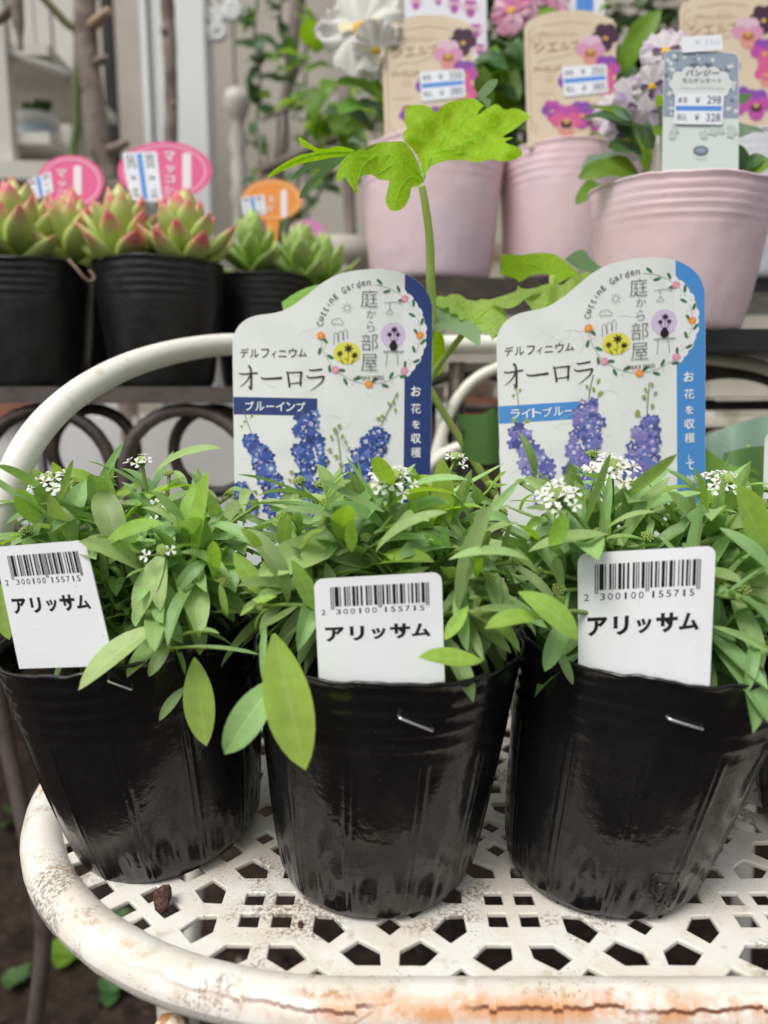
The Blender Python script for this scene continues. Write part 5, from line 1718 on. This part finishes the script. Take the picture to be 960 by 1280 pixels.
def cream_tag(dx, dy, sc, dep, label, stick=True, rotd=0.0):
    """laid out on the middle one: u 655-770, v 14-172"""
    c, s = math.cos(rad(rotd)), math.sin(rad(rotd))
    def fm(u, v, h):
        a, b = (u - 712) * sc, (v - 172) * sc
        return W(712 + dx + a * c - b * s, 172 + dy + a * s + b * c, dep - h)
    root = thing('viola_tag', label, 'plant tag', fm(712, 184, 0), 'cream viola tags')
    o = [(659, 184), (659, 172), (655, 36), (658, 28), (672, 20), (694, 14), (712, 12.5), (732, 13), (752, 18), (766, 24), (770, 32), (770, 172), (769, 184)]
    plate(o, fm, .0006, 'card', M_CREAM, root)
    pr = Print(fm)
    for pts in ([(664, 165), (661, 40), (668, 34)], [(678, 32), (712, 27), (738, 30)], [(668, 118), (693, 117)], [(668, 45), (664, 52), (670, 58), (676, 52), (672, 44), (680, 40)], [(664, 150), (672, 158), (668, 166)], [(670, 80), (680, 74), (700, 72), (718, 66)]):
        pr.line(pts, .9, SEP)
    pr.text('かわいいパンジー', 676, 40, 724, 46, SEP, .01)
    for ch, (u, v, w_, h_) in zip('シエルブ', [(674, 60, 15, 13), (691, 59, 13, 12), (706, 58, 13, 12), (719, 56, 11, 12)]):
        pr.text(ch, u - w_ / 2, v - h_ / 2, u + w_ / 2, v + h_ / 2, SEP, .03, -.12)
    pr.text('PHILIA', 668, 82, 704, 90, SEP, .02, -.08)
    for k in range(2): pr.line([(680, 96 + k * 5), (692, 96 + k * 5)], .8, SEP)
    pr.build('lettering', root)
    pr = Print(fm, 1.0e-4)
    petal_print(pr, 757, 46, 15.9, (DK, DK, DK), YE, DK)
    petal_print(pr, 738, 62, 17.1, (PAL, cc('rose', (.62, .28, .42)), SAL), YE, cc('rust', (.35, .13, .05)))
    petal_print(pr, 758, 86, 15.9, (PU, MG, PKK), YE, PKK)
    petal_print(pr, 760, 112, 13.4, (PKK, PKK, SAL), YE, PKK)
    petal_print(pr, 713, 102, 14.6, (PU, PU, MG), YE, PU)
    petal_print(pr, 690, 138, 12.2, (MG, PU, MG), YE, PU)
    petal_print(pr, 727, 143, 15.9, (PU, PU, MG), YE, MG)
    petal_print(pr, 708, 150, 18.3, (MG, PKK, SAL), YE, DK)
    petal_print(pr, 748, 148, 17.1, (PU, MG, MG), YE, DK)
    pr.build('printed_violas', root)
    if stick:
        pr = Print(fm, 6e-4); sticker(pr, [(702, 84), (758, 80), (760, 115), (705, 121)], '350', '385'); pr.build('price_sticker', root)
    return root
cream_tag(0, 0, 1.0, .567, 'cream viola tag with price sticker in the middle pink pot')
cream_tag(-178, 6, 1.0, .557, 'cream viola tag half hidden by the delphinium leaf')
cream_tag(196, -17, 1.04, .562, 'cream viola tag at the upper right edge', False)

def pale_tag():
    dep = .4125
    fm = lambda u, v, h: W(u, v, dep - h)
    root = thing('pansy_tag', 'pale green pansy tag with grey blue scalloped frame in the nearest pink pot', 'plant tag', fm(876, 228, 0))
    Mc = flat('pale_green_card', (.63, .70, .65)); Mb = flat('grey_blue_print', (.27, .33, .40)); Md = flat('slate_print', (.13, .17, .21)); Mw = flat('ivory_print', (.66, .69, .66)); Ml = flat('grey_green_print', (.50, .56, .52))
    plate(rounded([(830, 62), (924, 66), (923, 228), (827, 228)], [10, 10, 0, 0], 5), fm, .0006, 'card', Mc, root)
    pr = Print(fm)
    pr.poly(rounded([(831, 63), (923, 67), (923, 148), (829, 146)], [9, 9, 0, 0], 5), Mb)
    rnd = random.Random(9)
    for _ in range(46):
        u = rnd.choice([rnd.uniform(833, 846), rnd.uniform(908, 920), rnd.uniform(835, 918)]); v = rnd.uniform(68, 80) if 846 < u < 908 else rnd.uniform(70, 144)
        pr.flower(u, v, rnd.uniform(1.6, 4.0), rnd.choice([Mw, Mw, Md]), 5, .5, rnd.uniform(0, 6))
    pr.ell(876, 105, 40, 24, Md, 30)
    for a in range(0, 360, 30):
        pr.ell(876 + 31 * math.cos(rad(a)), 105 + 16 * math.sin(rad(a)), 9, 8, Mw, 12)
    pr.ell(876, 105, 34, 19, Mw, 24)
    for _ in range(12):
        pr.flower(rnd.uniform(836, 918), rnd.uniform(158, 172), rnd.uniform(3, 7), Ml, 5, .4, rnd.uniform(0, 6))
    pr.ell(876, 188, 9.5, 6, Md, 18); pr.ell(876, 188, 6.5, 3.4, Mb, 14)
    pr.line([(868, 197), (876, 199), (884, 197)], .9, Ml)
    for s_ in (-1, 1):
        pr.line([(876, 83), (876 + s_ * 6, 79), (876 + s_ * 14, 81)], 1.8, Md)
    pr.build('printed_frame', root)
    pr = Print(fm, 6e-4)
    pr.text('パンジー', 857, 87, 899, 94.5, Md, .02); pr.text('モルゲンオート', 853, 97, 902, 103.5, Md, .01)
    pr.text('Viola x wittrockiana', 849, 107, 905, 111, Ml, .0)
    pr.build('lettering', root)
    pr = Print(fm, 9e-4); sticker(pr, [(844, 117), (905, 117), (903, 156), (842, 155)], '298', '328'); pr.build('price_sticker', root)
    pr = Print(fm, 9e-4); pr.poly([(852, 46), (902, 43), (904, 62), (853, 66)], STK); pr.text('¥ 350', 868, 49, 900, 56, flat('sticker_faint', (.50, .52, .62)), .0)
    pr.build('upper_sticker', root)
pale_tag()
def violet_tag():
    fm = lambda u, v, h: W(u, v, .635 - h)
    root = thing('viola_tag', 'white tag printed with violet flowers behind the left cream tag', 'plant tag', fm(560, 210, 0))
    plate([(505, -20), (608, -22), (610, 210), (510, 210)], fm, .0006, 'card', flat('white_card', (.72, .72, .76)), root)
    pr = Print(fm)
    for u, v, r in ((520, 3, 8), (548, 0, 6), (568, 6, 9), (588, 10, 10), (595, 38, 8), (600, 62, 7)):
        petal_print(pr, u, v, r, (MG, PAL, MG), YE, PU)
    pr.build('printed_violas', root)
    fm2 = lambda u, v, h: W(u, v, .645 - h)
    r2 = thing('viola_tag', 'white tag with a blue patch behind the middle cream tag', 'plant tag', fm2(728, 200, 0))
    plate([(700, -40), (756, -40), (754, 200), (704, 200)], fm2, .0006, 'card', flat('white_card', (.72, .72, .76)), r2)
    pr = Print(fm2); pr.rect(720, -38, 742, 14, flat('blue_patch', (.07, .24, .62))); pr.build('blue_patch', r2)
violet_tag()

M_VLEAF = leaf_mat('viola_leaf', (.16, .32, .035), (.26, .42, .1), transl=.45, tcol=(1.9, 1.7, .4), rough=.42, randv=.25, hue=.015, ribw=.03, ribmix=.4)
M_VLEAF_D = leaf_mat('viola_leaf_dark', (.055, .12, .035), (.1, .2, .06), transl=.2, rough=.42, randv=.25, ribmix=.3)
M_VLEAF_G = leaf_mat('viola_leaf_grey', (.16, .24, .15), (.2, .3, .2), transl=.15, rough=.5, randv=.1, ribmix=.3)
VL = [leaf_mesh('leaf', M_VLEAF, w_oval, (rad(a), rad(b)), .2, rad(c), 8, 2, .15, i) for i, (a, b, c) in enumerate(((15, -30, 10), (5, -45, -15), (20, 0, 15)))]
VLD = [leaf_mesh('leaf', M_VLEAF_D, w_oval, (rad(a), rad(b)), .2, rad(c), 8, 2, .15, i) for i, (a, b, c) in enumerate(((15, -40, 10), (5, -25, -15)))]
VLG = [leaf_mesh('leaf', M_VLEAF_G, w_oval, (rad(10), rad(-35)), .2, rad(10), 8, 2, .15, 3)]

def viola_flower_mesh(name, mp, mc, me_, ruffle=.16, seed=0):
    """five ruffled petals facing +Z, unit radius"""
    mb = MB()
    for q, (a0, w, ln, lift) in enumerate(((118, .62, 1.0, -.06), (62, .62, 1.0, -.05), (176, .52, .9, .02), (4, .52, .9, .03), (-90, .72, .95, .06))):
        n, k = 6, 8
        vs, fs = [], []
        for i in range(n + 1):
            t = i / n
            for j in range(k + 1):
                s = j / k * 2 - 1
                ww = w * math.sin(math.pi * min(1, .15 + .62 * t)) ** .8
                x = ln * t * (1 - .14 * s * s * t); y = ww * s * t ** .55
                z = lift + ruffle * t * t * math.sin(s * 7 + q * 1.7 + seed) + .18 * t * (1 - t)
                c, sn = math.cos(rad(a0)), math.sin(rad(a0))
                vs.append((x * c - y * sn, x * sn + y * c, z))
        for i in range(n):
            for j in range(k):
                a = i * (k + 1) + j
                fs.append((a, a + k + 1, a + k + 2, a + 1))
        mb.add(vs, fs, 0)
        if q >= 2:
            c, sn = math.cos(rad(a0)), math.sin(rad(a0))
            pts = [(.08, -.05), (.4, -.13), (.5, 0), (.4, .13), (.08, .05)]
            mb.add([(x * c - y * sn, x * sn + y * c, lift + .13) for x, y in pts], [(0, 1, 2, 3, 4)], 1)
    ring = [(.16 * math.cos(a), .16 * math.sin(a) - .05, .16) for a in [i * math.pi / 4 for i in range(8)]]
    mb.add(ring + [(0, -.05, .24)], [(i, (i + 1) % 8, 8) for i in range(8)], 2)
    return mesh(name, mb.v, mb.f, [mp, mc, me_], mb.m, True)
MPW = mat('white_viola_petal', (.82, .81, .77), .5, .3, transl=.35)
MPL = mat('lavender_viola_petal', (.70, .65, .67), .5, .3, var=((.42, .30, .52), 1.6, .54, .66), transl=.3)
MPP = mat('pink_viola_petal', (.70, .26, .42), .5, .3, var=((.78, .5, .6), 1.4, .45, .6), transl=.35)
MYE = mat('viola_eye', (.75, .42, .03), .6, .2); MDV = mat('viola_veins', (.10, .05, .12), .6, .2); MPV = mat('viola_pale_veins', (.80, .74, .5), .6, .2)
FW = viola_flower_mesh('flower', MPW, MPV, MYE); FL = viola_flower_mesh('flower', MPL, MDV, MYE, .11, 1); FP = viola_flower_mesh('flower', MPP, MPP, MYE, .12, 2)

def viola(pot, label, flowers, leaves, seed, nl=24, spread=.05, hh=.05, zone=None):
    rnd = random.Random(seed)
    base = pot.location + Vector((0, 0, .09))
    root = thing('viola_plant', label, 'plant', base, 'violas in the pink and white pots')
    for (u, v, y, r, me, fx, fy) in flowers:
        p = P(u, v, y)
        d = Vector((fx, -1, fy)).normalized()
        o = bpy.data.objects.new('flower', me)
        fr = frame(d, Vector((0, 0, 1)))      # x = facing
        Mx = Matrix((fr.col[1], fr.col[2], fr.col[0])).transposed()
        Mx = Matrix((-fr.col[1], fr.col[2], fr.col[0])).transposed() if Mx.determinant() < 0 else Mx
        o.matrix_basis = Matrix.Translation(p - base) @ Mx.to_4x4() @ Matrix.Scale(r, 4)
        link(o, root)
        mb = MB(); mb.tube(spline([base + Vector((rnd.uniform(-.01, .01), 0, 0)), (base + p) / 2 + Vector((0, .012, .02)), p + Vector((0, .012, -.002)), p + Vector((0, .003, 0))], 6), .0011, 6)
        mb.build('flower_stalk', M_STEM, root, True)
    for (bu, bv, by, tu, tv, ty, ws, me) in leaves:
        p0, p1 = P(bu, bv, by), P(tu, tv, ty)
        put_leaf(me, root, p0, p1 - p0, Vector((0, -.7, .7)), (p1 - p0).length, ws)
    for i in range(nl):
        a = rnd.uniform(0, 6.28); r = spread * math.sqrt(rnd.random()) * .7
        p = base + Vector((r * math.cos(a), r * math.sin(a) * .8 + .008, rnd.uniform(.0, hh)))
        d = Vector((math.cos(a), math.sin(a) * .7, rnd.uniform(.0, .9)))
        l_ = rnd.uniform(.022, .036)
        if zone and zone(p + d.normalized() * l_): continue
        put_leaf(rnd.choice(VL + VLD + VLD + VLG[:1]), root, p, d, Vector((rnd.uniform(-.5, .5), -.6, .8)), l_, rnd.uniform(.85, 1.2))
behind = lambda dep: (lambda p: proj(p)[2] < dep + .004)
viola(pk1, 'ruffled white viola in the pot behind the delphinium leaf', [(452, 38, .615, .036, FW, -.25, .2), (470, 62, .605, .020, FW, .1, -.5), (404, 36, .64, .009, FL, -.5, .3)],
      [(470, 165, .64, 412, 120, .61, 1.2, VLD[0]), (468, 140, .63, 425, 130, .60, 1.3, VL[0]), (470, 120, .64, 428, 82, .62, .7, VL[1]), (590, 165, .63, 605, 85, .63, .9, VL[2]), (620, 160, .65, 640, 70, .64, .9, VL[0]), (600, 130, .65, 622, 60, .65, .8, VL[2]), (470, 190, .62, 440, 165, .60, 1.0, VLG[0]), (455, 85, .63, 425, 55, .62, .8, VL[2])], 5, 44, .06, .085, behind(.560))
viola(pk2, 'lavender grey viola leaning out between the two right pink pots', [(800, 140, .55, .026, FL, .3, .2), (770, 142, .555, .018, FL, -.5, .3), (785, 170, .54, .018, FL, -.1, -.6), (640, 14, .67, .020, FP, -.5, .1), (655, -4, .68, .022, FP, .2, .2), (690, -8, .69, .020, FP, .4, .4)],
      [(778, 90, .62, 822, 5, .60, .75, VL[0]), (785, 150, .56, 822, 200, .53, .55, VL[1]), (775, 140, .64, 790, 70, .63, 1.1, VLD[0]), (640, 130, .66, 648, 40, .65, .8, VLD[1]), (700, 20, .68, 672, 4, .67, .8, VL[1]), (745, 20, .68, 765, 6, .67, .9, VL[2]), (790, 205, .54, 730, 205, .52, 1.2, VLG[0]), (760, 235, .52, 722, 246, .50, .9, VL[0]), (645, 120, .66, 612, 90, .65, .8, VL[1])], 6, 50, .065, .09, behind(.570))
viola(pk3, 'lavender viola in the nearest pink pot, behind the pale green tag', [(832, 66, .485, .017, FL, -.3, .4), (816, 108, .470, .014, FL, -.8, -.1), (848, 80, .50, .014, FL, 0, .5)],
      [(805, 215, .44, 800, 165, .43, .55, VL[0]), (800, 220, .455, 735, 190, .44, .8, VL[1]), (925, 215, .46, 955, 190, .45, 1.4, VLD[0]), (930, 220, .455, 975, 205, .45, .8, VL[2]), (930, 215, .46, 925, 178, .455, 1.2, VLD[1])], 7, 26, .045, .04, behind(.414))
viola(wp, 'viola leaves above the white pot at the upper right', [(950, 35, .67, .02, FL, .3, .3)], [], 8, 30, .055, .07, behind(.565))
# ------------------------------------------------------------------ the shop front behind, out of focus
M_WALLC = mat('greige_wall', (.50, .46, .39), .7, .3, var=((.40, .36, .30), 4, .45, .65), var2=((.24, .16, .10), 9, .64, .75))
M_PALE = mat('pale_plaster', (.68, .68, .66), .8, .2, var=((.56, .55, .52), 3, .45, .65))
M_WOODW = mat('white_wood', (.74, .75, .74), .55, .4, var=((.62, .61, .57), 6, .5, .7))
M_SHELFW = mat('grey_white_shelf', (.58, .56, .51), .6, .3, var=((.46, .43, .38), 6, .5, .7))
M_BARK = mat('grey_bark', (.30, .25, .22), .85, .2, var=((.17, .13, .11), 25, .45, .65), bump=(60, .7, .004))
M_DARKG = mat('dark_opening', (.02, .02, .02), .6, .3)
M_BRICK = mat('red_brick', (.30, .13, .085), .85, .2, var=((.22, .10, .07), 30, .45, .7), bump=(120, .5, .002))

def wall():
    root = thing('shop_wall', 'greige boarded shop front wall with a pale plinth, out of focus', 'wall', (0, 1.9, -.45))
    mb = MB(); mb.box((.2, 1.95, -.15), (5.2, .12, .62)); mb.build('plinth', M_PALE, root)
    x = -2.4; i = 0
    while x < 2.8:
        w = .17
        mb = MB(); mb.box((x + w / 2, 1.955 + (.004 if i % 2 else 0), 1.03), (w - .006, .06, 1.72)); mb.build('board', M_WALLC, root)
        x += w; i += 1
    mb = MB(); mb.box((.2, 2.0, 1.03), (5.2, .02, 1.74)); mb.build('backing', M_DARKG, root)
wall()
def post():
    p = P(226, 100, 1.35)
    root = thing('white_post', 'white painted wooden post behind the pink tag', 'post', (p.x, 1.35, -.45))
    mb = MB(); mb.box((p.x + .006, 1.35, .5), (.088, .07, 1.9)); mb.build('shaft', M_WOODW, root)
    q = P(194, 100, 1.35)
    mb = MB(); mb.box((q.x - .003, 1.33, .5), (.010, .05, 1.898)); mb.build('moulding', M_WOODW, root)
    mb = MB(); mb.box((p.x + .006, 1.35, -.39), (.13, .11, .12)); mb.build('base', M_WOODW, root)
    # carved bracket at the top right of the post
    b = MB()
    for u, v, r in ((270, 8, .022), (283, 4, .018), (262, 28, .016), (272, 40, .011), (258, 44, .009), (290, 14, .012)):
        c = P(u, v, 1.33); b.tube(ring_pts(c, r, n=16)[:-1], .006, 8, closed=True)
    b.build('carved_bracket', M_WOODW, root, True)
post()
def dark_gap():
    a = P(140, 130, 1.75)
    root = thing('slot_shade_strip', 'narrow upright strip coloured as the shade in a slot beside the bare branch', 'panel', (a.x, 1.75, -.45))
    mb = MB(); mb.box((a.x, 1.75, .60), (.022, .02, 1.05)); mb.build('slot', M_DARKG, root)  # solid black strip: the shade inside the opening is put into its colour
    mb = MB(); mb.box((a.x + .06, 1.76, .35), (.085, .03, 1.6)); mb.build('leaf_panel', M_WALLC, root)
dark_gap()
def shelf_unit():
    c = P(40, 120, 1.2)
    root = thing('shelf_unit', 'weathered grey white shelf unit at the upper left, out of focus', 'shelf', (c.x, 1.25, -.45))
    def pl(v, y0, y1, u0, u1, th=.014):
        z = P(0, v, y0).z
        x0 = P(u0, v, y0).x; x1 = P(u1, v, y0).x
        mb = MB(); mb.box(((x0 + x1) / 2, (y0 + y1) / 2, z), (x1 - x0, y1 - y0, th)); mb.build('shelf_board', M_SHELFW, root)
    pl(62, 1.05, 1.30, -80, 60); pl(172, 1.05, 1.30, -80, 62); pl(212, 1.02, 1.30, -80, 122, .022)
    for u, y in ((4, 1.05), (96, 1.31)):
        x = P(u, 100, y).x
        mb = MB(); mb.box((x, y, .3), (.020, .020, 1.5)); mb.build('upright', M_SHELFW, root)
    x0 = P(-80, 100, 1.32).x; x1 = P(90, 100, 1.32).x
    for i in range(8):
        xx = x0 + (x1 - x0) * (i + .5) / 8
        mb = MB(); mb.box((xx, 1.325 + (.003 if i % 2 else 0), .3), ((x1 - x0) / 8 - .004, .012, 1.5)); mb.build('back_board', M_SHELFW, root)
    # diagonal brace
    a, b = P(-40, 40, 1.06), P(88, 100, 1.06)
    mb = MB(); mb.tube([a, b], .010, 8); mb.build('brace', M_SHELFW, root, True)
    # iron scrolls in front of its upper half
    p = P(54, 152, 1.14)
    zz = P(0, 172, 1.05).z + .0075
    r2 = thing('enamel_pot', 'small white and pale blue pot on the shelf at the left', 'plant pot', (p.x, 1.12, zz))
    mb = MB(); mb.lathe([(.001, 0), (.020, 0), (.024, .030)], (p.x, 1.12, zz), 24); mb.build('pot_body', mat('pale_blue_enamel', (.42, .52, .58), .35, .5), r2, True)
    mb = MB(); mb.lathe([(.0245, .0295), (.029, .031), (.029, .043), (.024, .044), (.022, .036), (.001, .036)], (p.x, 1.12, zz), 24); mb.build('pot_rim', mat('white_enamel', (.68, .68, .66), .35, .5), r2, True)
    r3 = thing('small_plant', 'small dark green plant in the pale blue shelf pot', 'plant', (p.x, 1.12, zz + .036))
    rr = random.Random(2)
    for i in range(12):
        a = i * 2.4
        put_leaf(VLD[i % 2], r3, Vector((p.x, 1.12, zz + .036)), Vector((math.cos(a) * .6, math.sin(a) * .6, 1)), Vector((0, -1, .3)), rr.uniform(.02, .04), .7)
shelf_unit()
def branch(name, label, pts, radii, stubs, m=None):
    root = thing(name, label, 'branch', (pts[0].x, pts[0].y, pts[0].z))
    q = spline(pts, 8)
    n = len(q)
    rr = [radii[0] + (radii[1] - radii[0]) * i / n + .0010 * mnoise.noise(q[i] * 25) + .0012 * mnoise.noise(q[i] * 60) for i in range(n)]
    mb = MB(); mb.tube(q, rr, 12); mb.build('trunk', m or M_BARK, root, True)
    for s_ in stubs:
        mb = MB(); w = spline(s_[0], 5); mb.tube(w, [s_[1] * (1 - .35 * i / len(w)) for i in range(len(w))], 10); mb.build('side_branch', s_[2] if len(s_) > 2 else (m or M_BARK), root, True)
M_CUT = mat('cut_wood', (.46, .34, .24), .8, .2)
M_GREENB = mat('greenish_branch', (.33, .33, .18), .7, .2)
y = .98
branch('bare_branch', 'knobbly grey bare branch with sawn stubs left of the white post', [Vector((P(150, 330, y).x, y, -.46)), P(150, 330, y), P(136, 230, y), P(124, 180, y), P(116, 120, y), P(108, 60, y), P(106, 0, y), P(104, -80, y)], (.013, .0145),
       [([P(108, 40, y), P(85, 30, y - .01), P(68, 12, y - .02), P(50, -6, y - .03)], .006, M_GREENB), ([P(112, 36, y), P(122, 26, y - .015), P(136, 14, y - .03)], .0075, M_CUT), ([P(118, 80, y), P(128, 74, y - .015), P(134, 72, y - .02)], .0055), ([P(128, 186, y), P(142, 186, y - .01), P(158, 178, y - .03)], .007), ([P(112, 112, y), P(106, 110, y - .012)], .008)])
y = 1.12
branch('bare_branch', 'thin grey bare stem standing in front of the white post', [Vector((P(216, 330, y).x, y, -.46)), P(216, 330, y), P(213, 220, y), P(214, 130, y), P(212, 60, y), P(209, 0, y), P(206, -90, y)], (.0085, .0105),
       [([P(208, 40, y), P(204, 38, y - .012)], .007), ([P(214, 131, y), P(219, 130, y - .01)], .005)])
y = 1.0
branch('bamboo_cane', 'thin green cane upright beside the knobbly branch', [Vector((P(97, 330, y).x, y + .05, -.46)), P(97, 300, y + .05), P(96, 150, y + .05), P(97, 60, y + .05), P(98, -60, y + .05)], (.005, .005), [], mat('green_cane', (.12, .17, .045), .5, .3))
y = 1.25
branch('bare_branch', 'slim pale branch among the vine leaves, middle top', [Vector((P(345, 330, y).x, y, -.46)), P(345, 330, y), P(352, 180, y), P(362, 90, y), P(370, 10, y), P(374, -60, y)], (.010, .010), [([P(358, 120, y), P(380, 70, y), P(395, 20, y)], .004)])
y = .9
branch('bare_branch', 'dark branch hanging at the upper left corner', [P(15, -60, y), P(20, 0, y), P(24, 40, y), P(26, 62, y)], (.010, .003), [([P(20, 0, y), P(5, 20, y), P(-12, 30, y)], .006)])

def baluster():
    c = P(297, 150, 1.28)
    z0, z1 = P(297, 330, 1.28).z, P(297, 108, 1.28).z
    root = thing('turned_finial', 'white turned finial post with a small brown base, out of focus', 'post', (c.x, 1.28, -.45))
    H = z1 - z0
    prof = [(.012, 0), (.014, .05), (.009, .1), (.013, .2), (.011, .34), (.016, .4), (.011, .46), (.014, .56), (.009, .62), (.016, .7), (.009, .78), (.013, .82), (.022, .9), (.018, .97), (.001, 1.0)]
    mb = MB(); mb.lathe([(r, z0 + t * H) for r, t in prof], (c.x, 1.28, 0), 16); mb.build('spindle', mat('old_white_paint', (.55, .53, .47), .5, .4, var=((.42, .28, .16), 14, .55, .66)), root, True)
    mb = MB(); mb.lathe([(.0125, z0 + .001), (.0125, -.452)], (c.x, 1.28, 0), 12); mb.build('lower_post', M_IRON2, root, True)
baluster()
def basket():
    root = thing('wire_rack', 'brown wire rack with upright wires behind the vine, out of focus', 'rack', (P(420, 180, 1.15).x, 1.15, -.45))
    a, b = P(325, 215, 1.12), P(470, 150, 1.18)
    mb = MB(); mb.tube([a, b], .007, 8); mb.build('rail', mat('brown_rail', (.20, .16, .14), .6, .3), root, True)
    a2, b2 = P(325, 150, 1.12), P(470, 90, 1.18)
    mb = MB(); mb.tube([a2, b2], .0025, 6); mb.build('rail', M_BARK, root, True)
    for i in range(17):
        t = i / 16
        p, q = a + (b - a) * t, a2 + (b2 - a2) * t
        mb = MB(); mb.tube([p, q], .0016, 5); mb.build('wire', mat('wire_grey', (.42, .40, .37), .5, .4) if i == 0 else bpy.data.materials['wire_grey'], root, True)
    for p in (a, b):
        mb = MB(); mb.tube([p, Vector((p.x, p.y, -.452))], .006, 8); mb.build('leg', M_BARK, root, True)
basket()
def vine():
    rnd = random.Random(12)
    root = thing('climbing_vine', 'thin climbing vine with small green leaves right of the white post', 'plant', P(350, 330, 1.2))
    paths = [[(340, 330), (330, 240), (322, 160), (325, 90), (318, 40), (325, -20)], [(350, 330), (372, 230), (385, 150), (360, 80), (350, 20), (358, -30)], [(345, 300), (400, 240), (420, 180), (440, 120)]]
    for pts in paths:
        q = spline([P(u, v, 1.2 + rnd.uniform(-.03, .03)) for u, v in pts], 8)
        mb = MB(); mb.tube(q, .002, 5); mb.build('stem', mat('vine_stem', (.16, .15, .08), .7, .2), root, True)
        for i in range(3, len(q), 2):
            for _ in range(2):
                if rnd.random() < .15: continue
                d = Vector((rnd.uniform(-1, 1), rnd.uniform(-1, .2), rnd.uniform(-.7, .5)))
                put_leaf(rnd.choice(VL[:1] + VLD + VLD), root, q[i], d, Vector((0, -.7, .7)), rnd.uniform(.02, .04), 1.0)
vine()
def shrub(label, c, r, n, seed, meshes):
    rnd = random.Random(seed)
    root = thing('shrub', label, 'shrub', (c.x, c.y, -.45))
    mb = MB(); mb.tube(spline([(c.x, c.y, -.452), (c.x + .02, c.y, 0), (c.x, c.y, c.z)], 5), .008, 8); mb.build('trunk', M_BARK, root, True)
    mb = MB()
    for i in range(n):
        d = Vector((rnd.gauss(0, 1), rnd.gauss(0, 1), rnd.gauss(0, 1))).normalized()
        p = c + Vector((d.x * r[0], d.y * r[1], d.z * r[2])) * rnd.uniform(.35, 1.0)
        dd = (d + Vector((rnd.uniform(-.6, .6), rnd.uniform(-.6, .6), rnd.uniform(-.6, .3)))).normalized()
        fr = frame(dd, Vector((0, -.5, 1)))
        l_ = rnd.uniform(.03, .055)
        me = rnd.choice(meshes)
        k = 2
        vs = [p + fr @ (v.co * l_) for v in me.vertices]
        mb.add(vs, [list(f.vertices) for f in me.polygons], 0, [tuple(u) for u in [(0.3, .5)] * len(vs)])
    o = mb.build('crown', meshes[0].materials[0], root, True, uv=True); o['kind'] = 'stuff'
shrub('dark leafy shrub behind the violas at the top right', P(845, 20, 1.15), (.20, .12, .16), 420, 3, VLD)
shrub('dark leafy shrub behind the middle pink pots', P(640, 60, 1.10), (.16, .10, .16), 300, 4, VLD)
shrub('loose green shrub at the top centre behind the white viola', P(430, 110, 1.05), (.06, .06, .09), 60, 5, VL)

# low things seen through the chair back
def far_low():
    rnd = random.Random(8)
    for i, (u, v, y) in enumerate(((24, 512, .98), (-30, 512, .99), (618, 508, .9), (660, 512, .91))):
        p = P(u, v, y)
        mb = MB(); mb.box(p, (.075, .05, .022), rot=Matrix.Rotation(rnd.uniform(-.1, .1), 3, 'Z'))
        o = mb.build('brick', M_BRICK, None, origin=p)
        tag(o, ('red brick edge at the far left under the iron stand', 'red brick lying outermost at the left edge under the stand', 'red brick seen between the two delphinium labels', 'red brick half hidden behind the light blue label')[i], 'brick')
    wb = thing('low_wall', 'pale low block wall seen through the scrolls under the succulents', 'wall', (0, 1.02, -.45))
    for i in range(8):
        x = -.62 + i * .2
        mb = MB(); mb.box((x, 1.02, .055), (.196, .10, .19)); mb.build('block', M_PALE, wb)
    for i, (u, v, y, r) in enumerate(((560, 548, .95, .040), (920, 520, .95, .040), (590, 455, .96, .030), (640, 545, .96, .034), (935, 500, .965, .036), (430, 300, .955, .032), (408, 335, .945, .032))):
        p = P(u, v, y)
        z0 = GROUND_H(p.x, y) - .02
        mb = MB()
        mb.lathe([(.001, z0), (r * .8, z0), (r, p.z - .03), (r * 1.08, p.z - .028), (r * 1.08, p.z), (r * .9, p.z), (r * .85, p.z - .01), (.001, p.z - .012)], (p.x, y, 0), 20)
        o = mb.build('tall_planter', mat('old_stone_planter', (.46, .43, .36), .8, .2, var=((.28, .27, .20), 25, .5, .65)) if i == 0 else bpy.data.materials['old_stone_planter'], None, True, origin=(p.x, y, z0))
        tag(o, ('blurred stone planter left of the light blue label', 'blurred stone planter right of the light blue label', 'small stone planter behind the pale toothed leaves', 'stone planter hidden behind the large dark leaf', 'stone planter under the arched rail at right', 'pale planter left of the first pink pot', 'lower pale planter left of the first pink pot')[i], 'planter')
    rr = random.Random(21)
    for k, (u, v, y) in enumerate(((85, 1195, .62), (20, 1230, .70), (140, 1240, .66), (150, 1150, .75), (20, 1010, .9), (10, 1030, 1.0), (70, 1010, .95))):
        d = AX_F + AX_X * ((u - 480) / FPX) + AX_U * ((640 - v) / FPX)
        p = None
        for it in range(3000):
            p = CAM + d * (it * .0006)
            if p.z < GROUND_H(p.x, p.y) + .003: break
        root = thing('weed', ('round leaved green weed on the soil below the chair rim', 'pale weed at the lower left corner', 'small dark weed beneath the rusty chair rim', 'weed half under the chair at the left', 'fallen leaf clump at the left edge', 'outermost weed at the left edge of the soil', 'weed behind the bent iron leg')[k], 'weed', (p.x, p.y, p.z))
        for i in range(4 if k else 3):
            a = i * 2.4
            q = Vector(p)
            put_leaf(rr.choice(VL[1:2] if k == 0 else VLD), root, q, Vector((math.cos(a), math.sin(a), rr.uniform(.3, 1.1))), Vector((0, 0, 1)), rr.uniform(.03, .042) if k == 0 else rr.uniform(.014, .026), 1.4)
far_low()
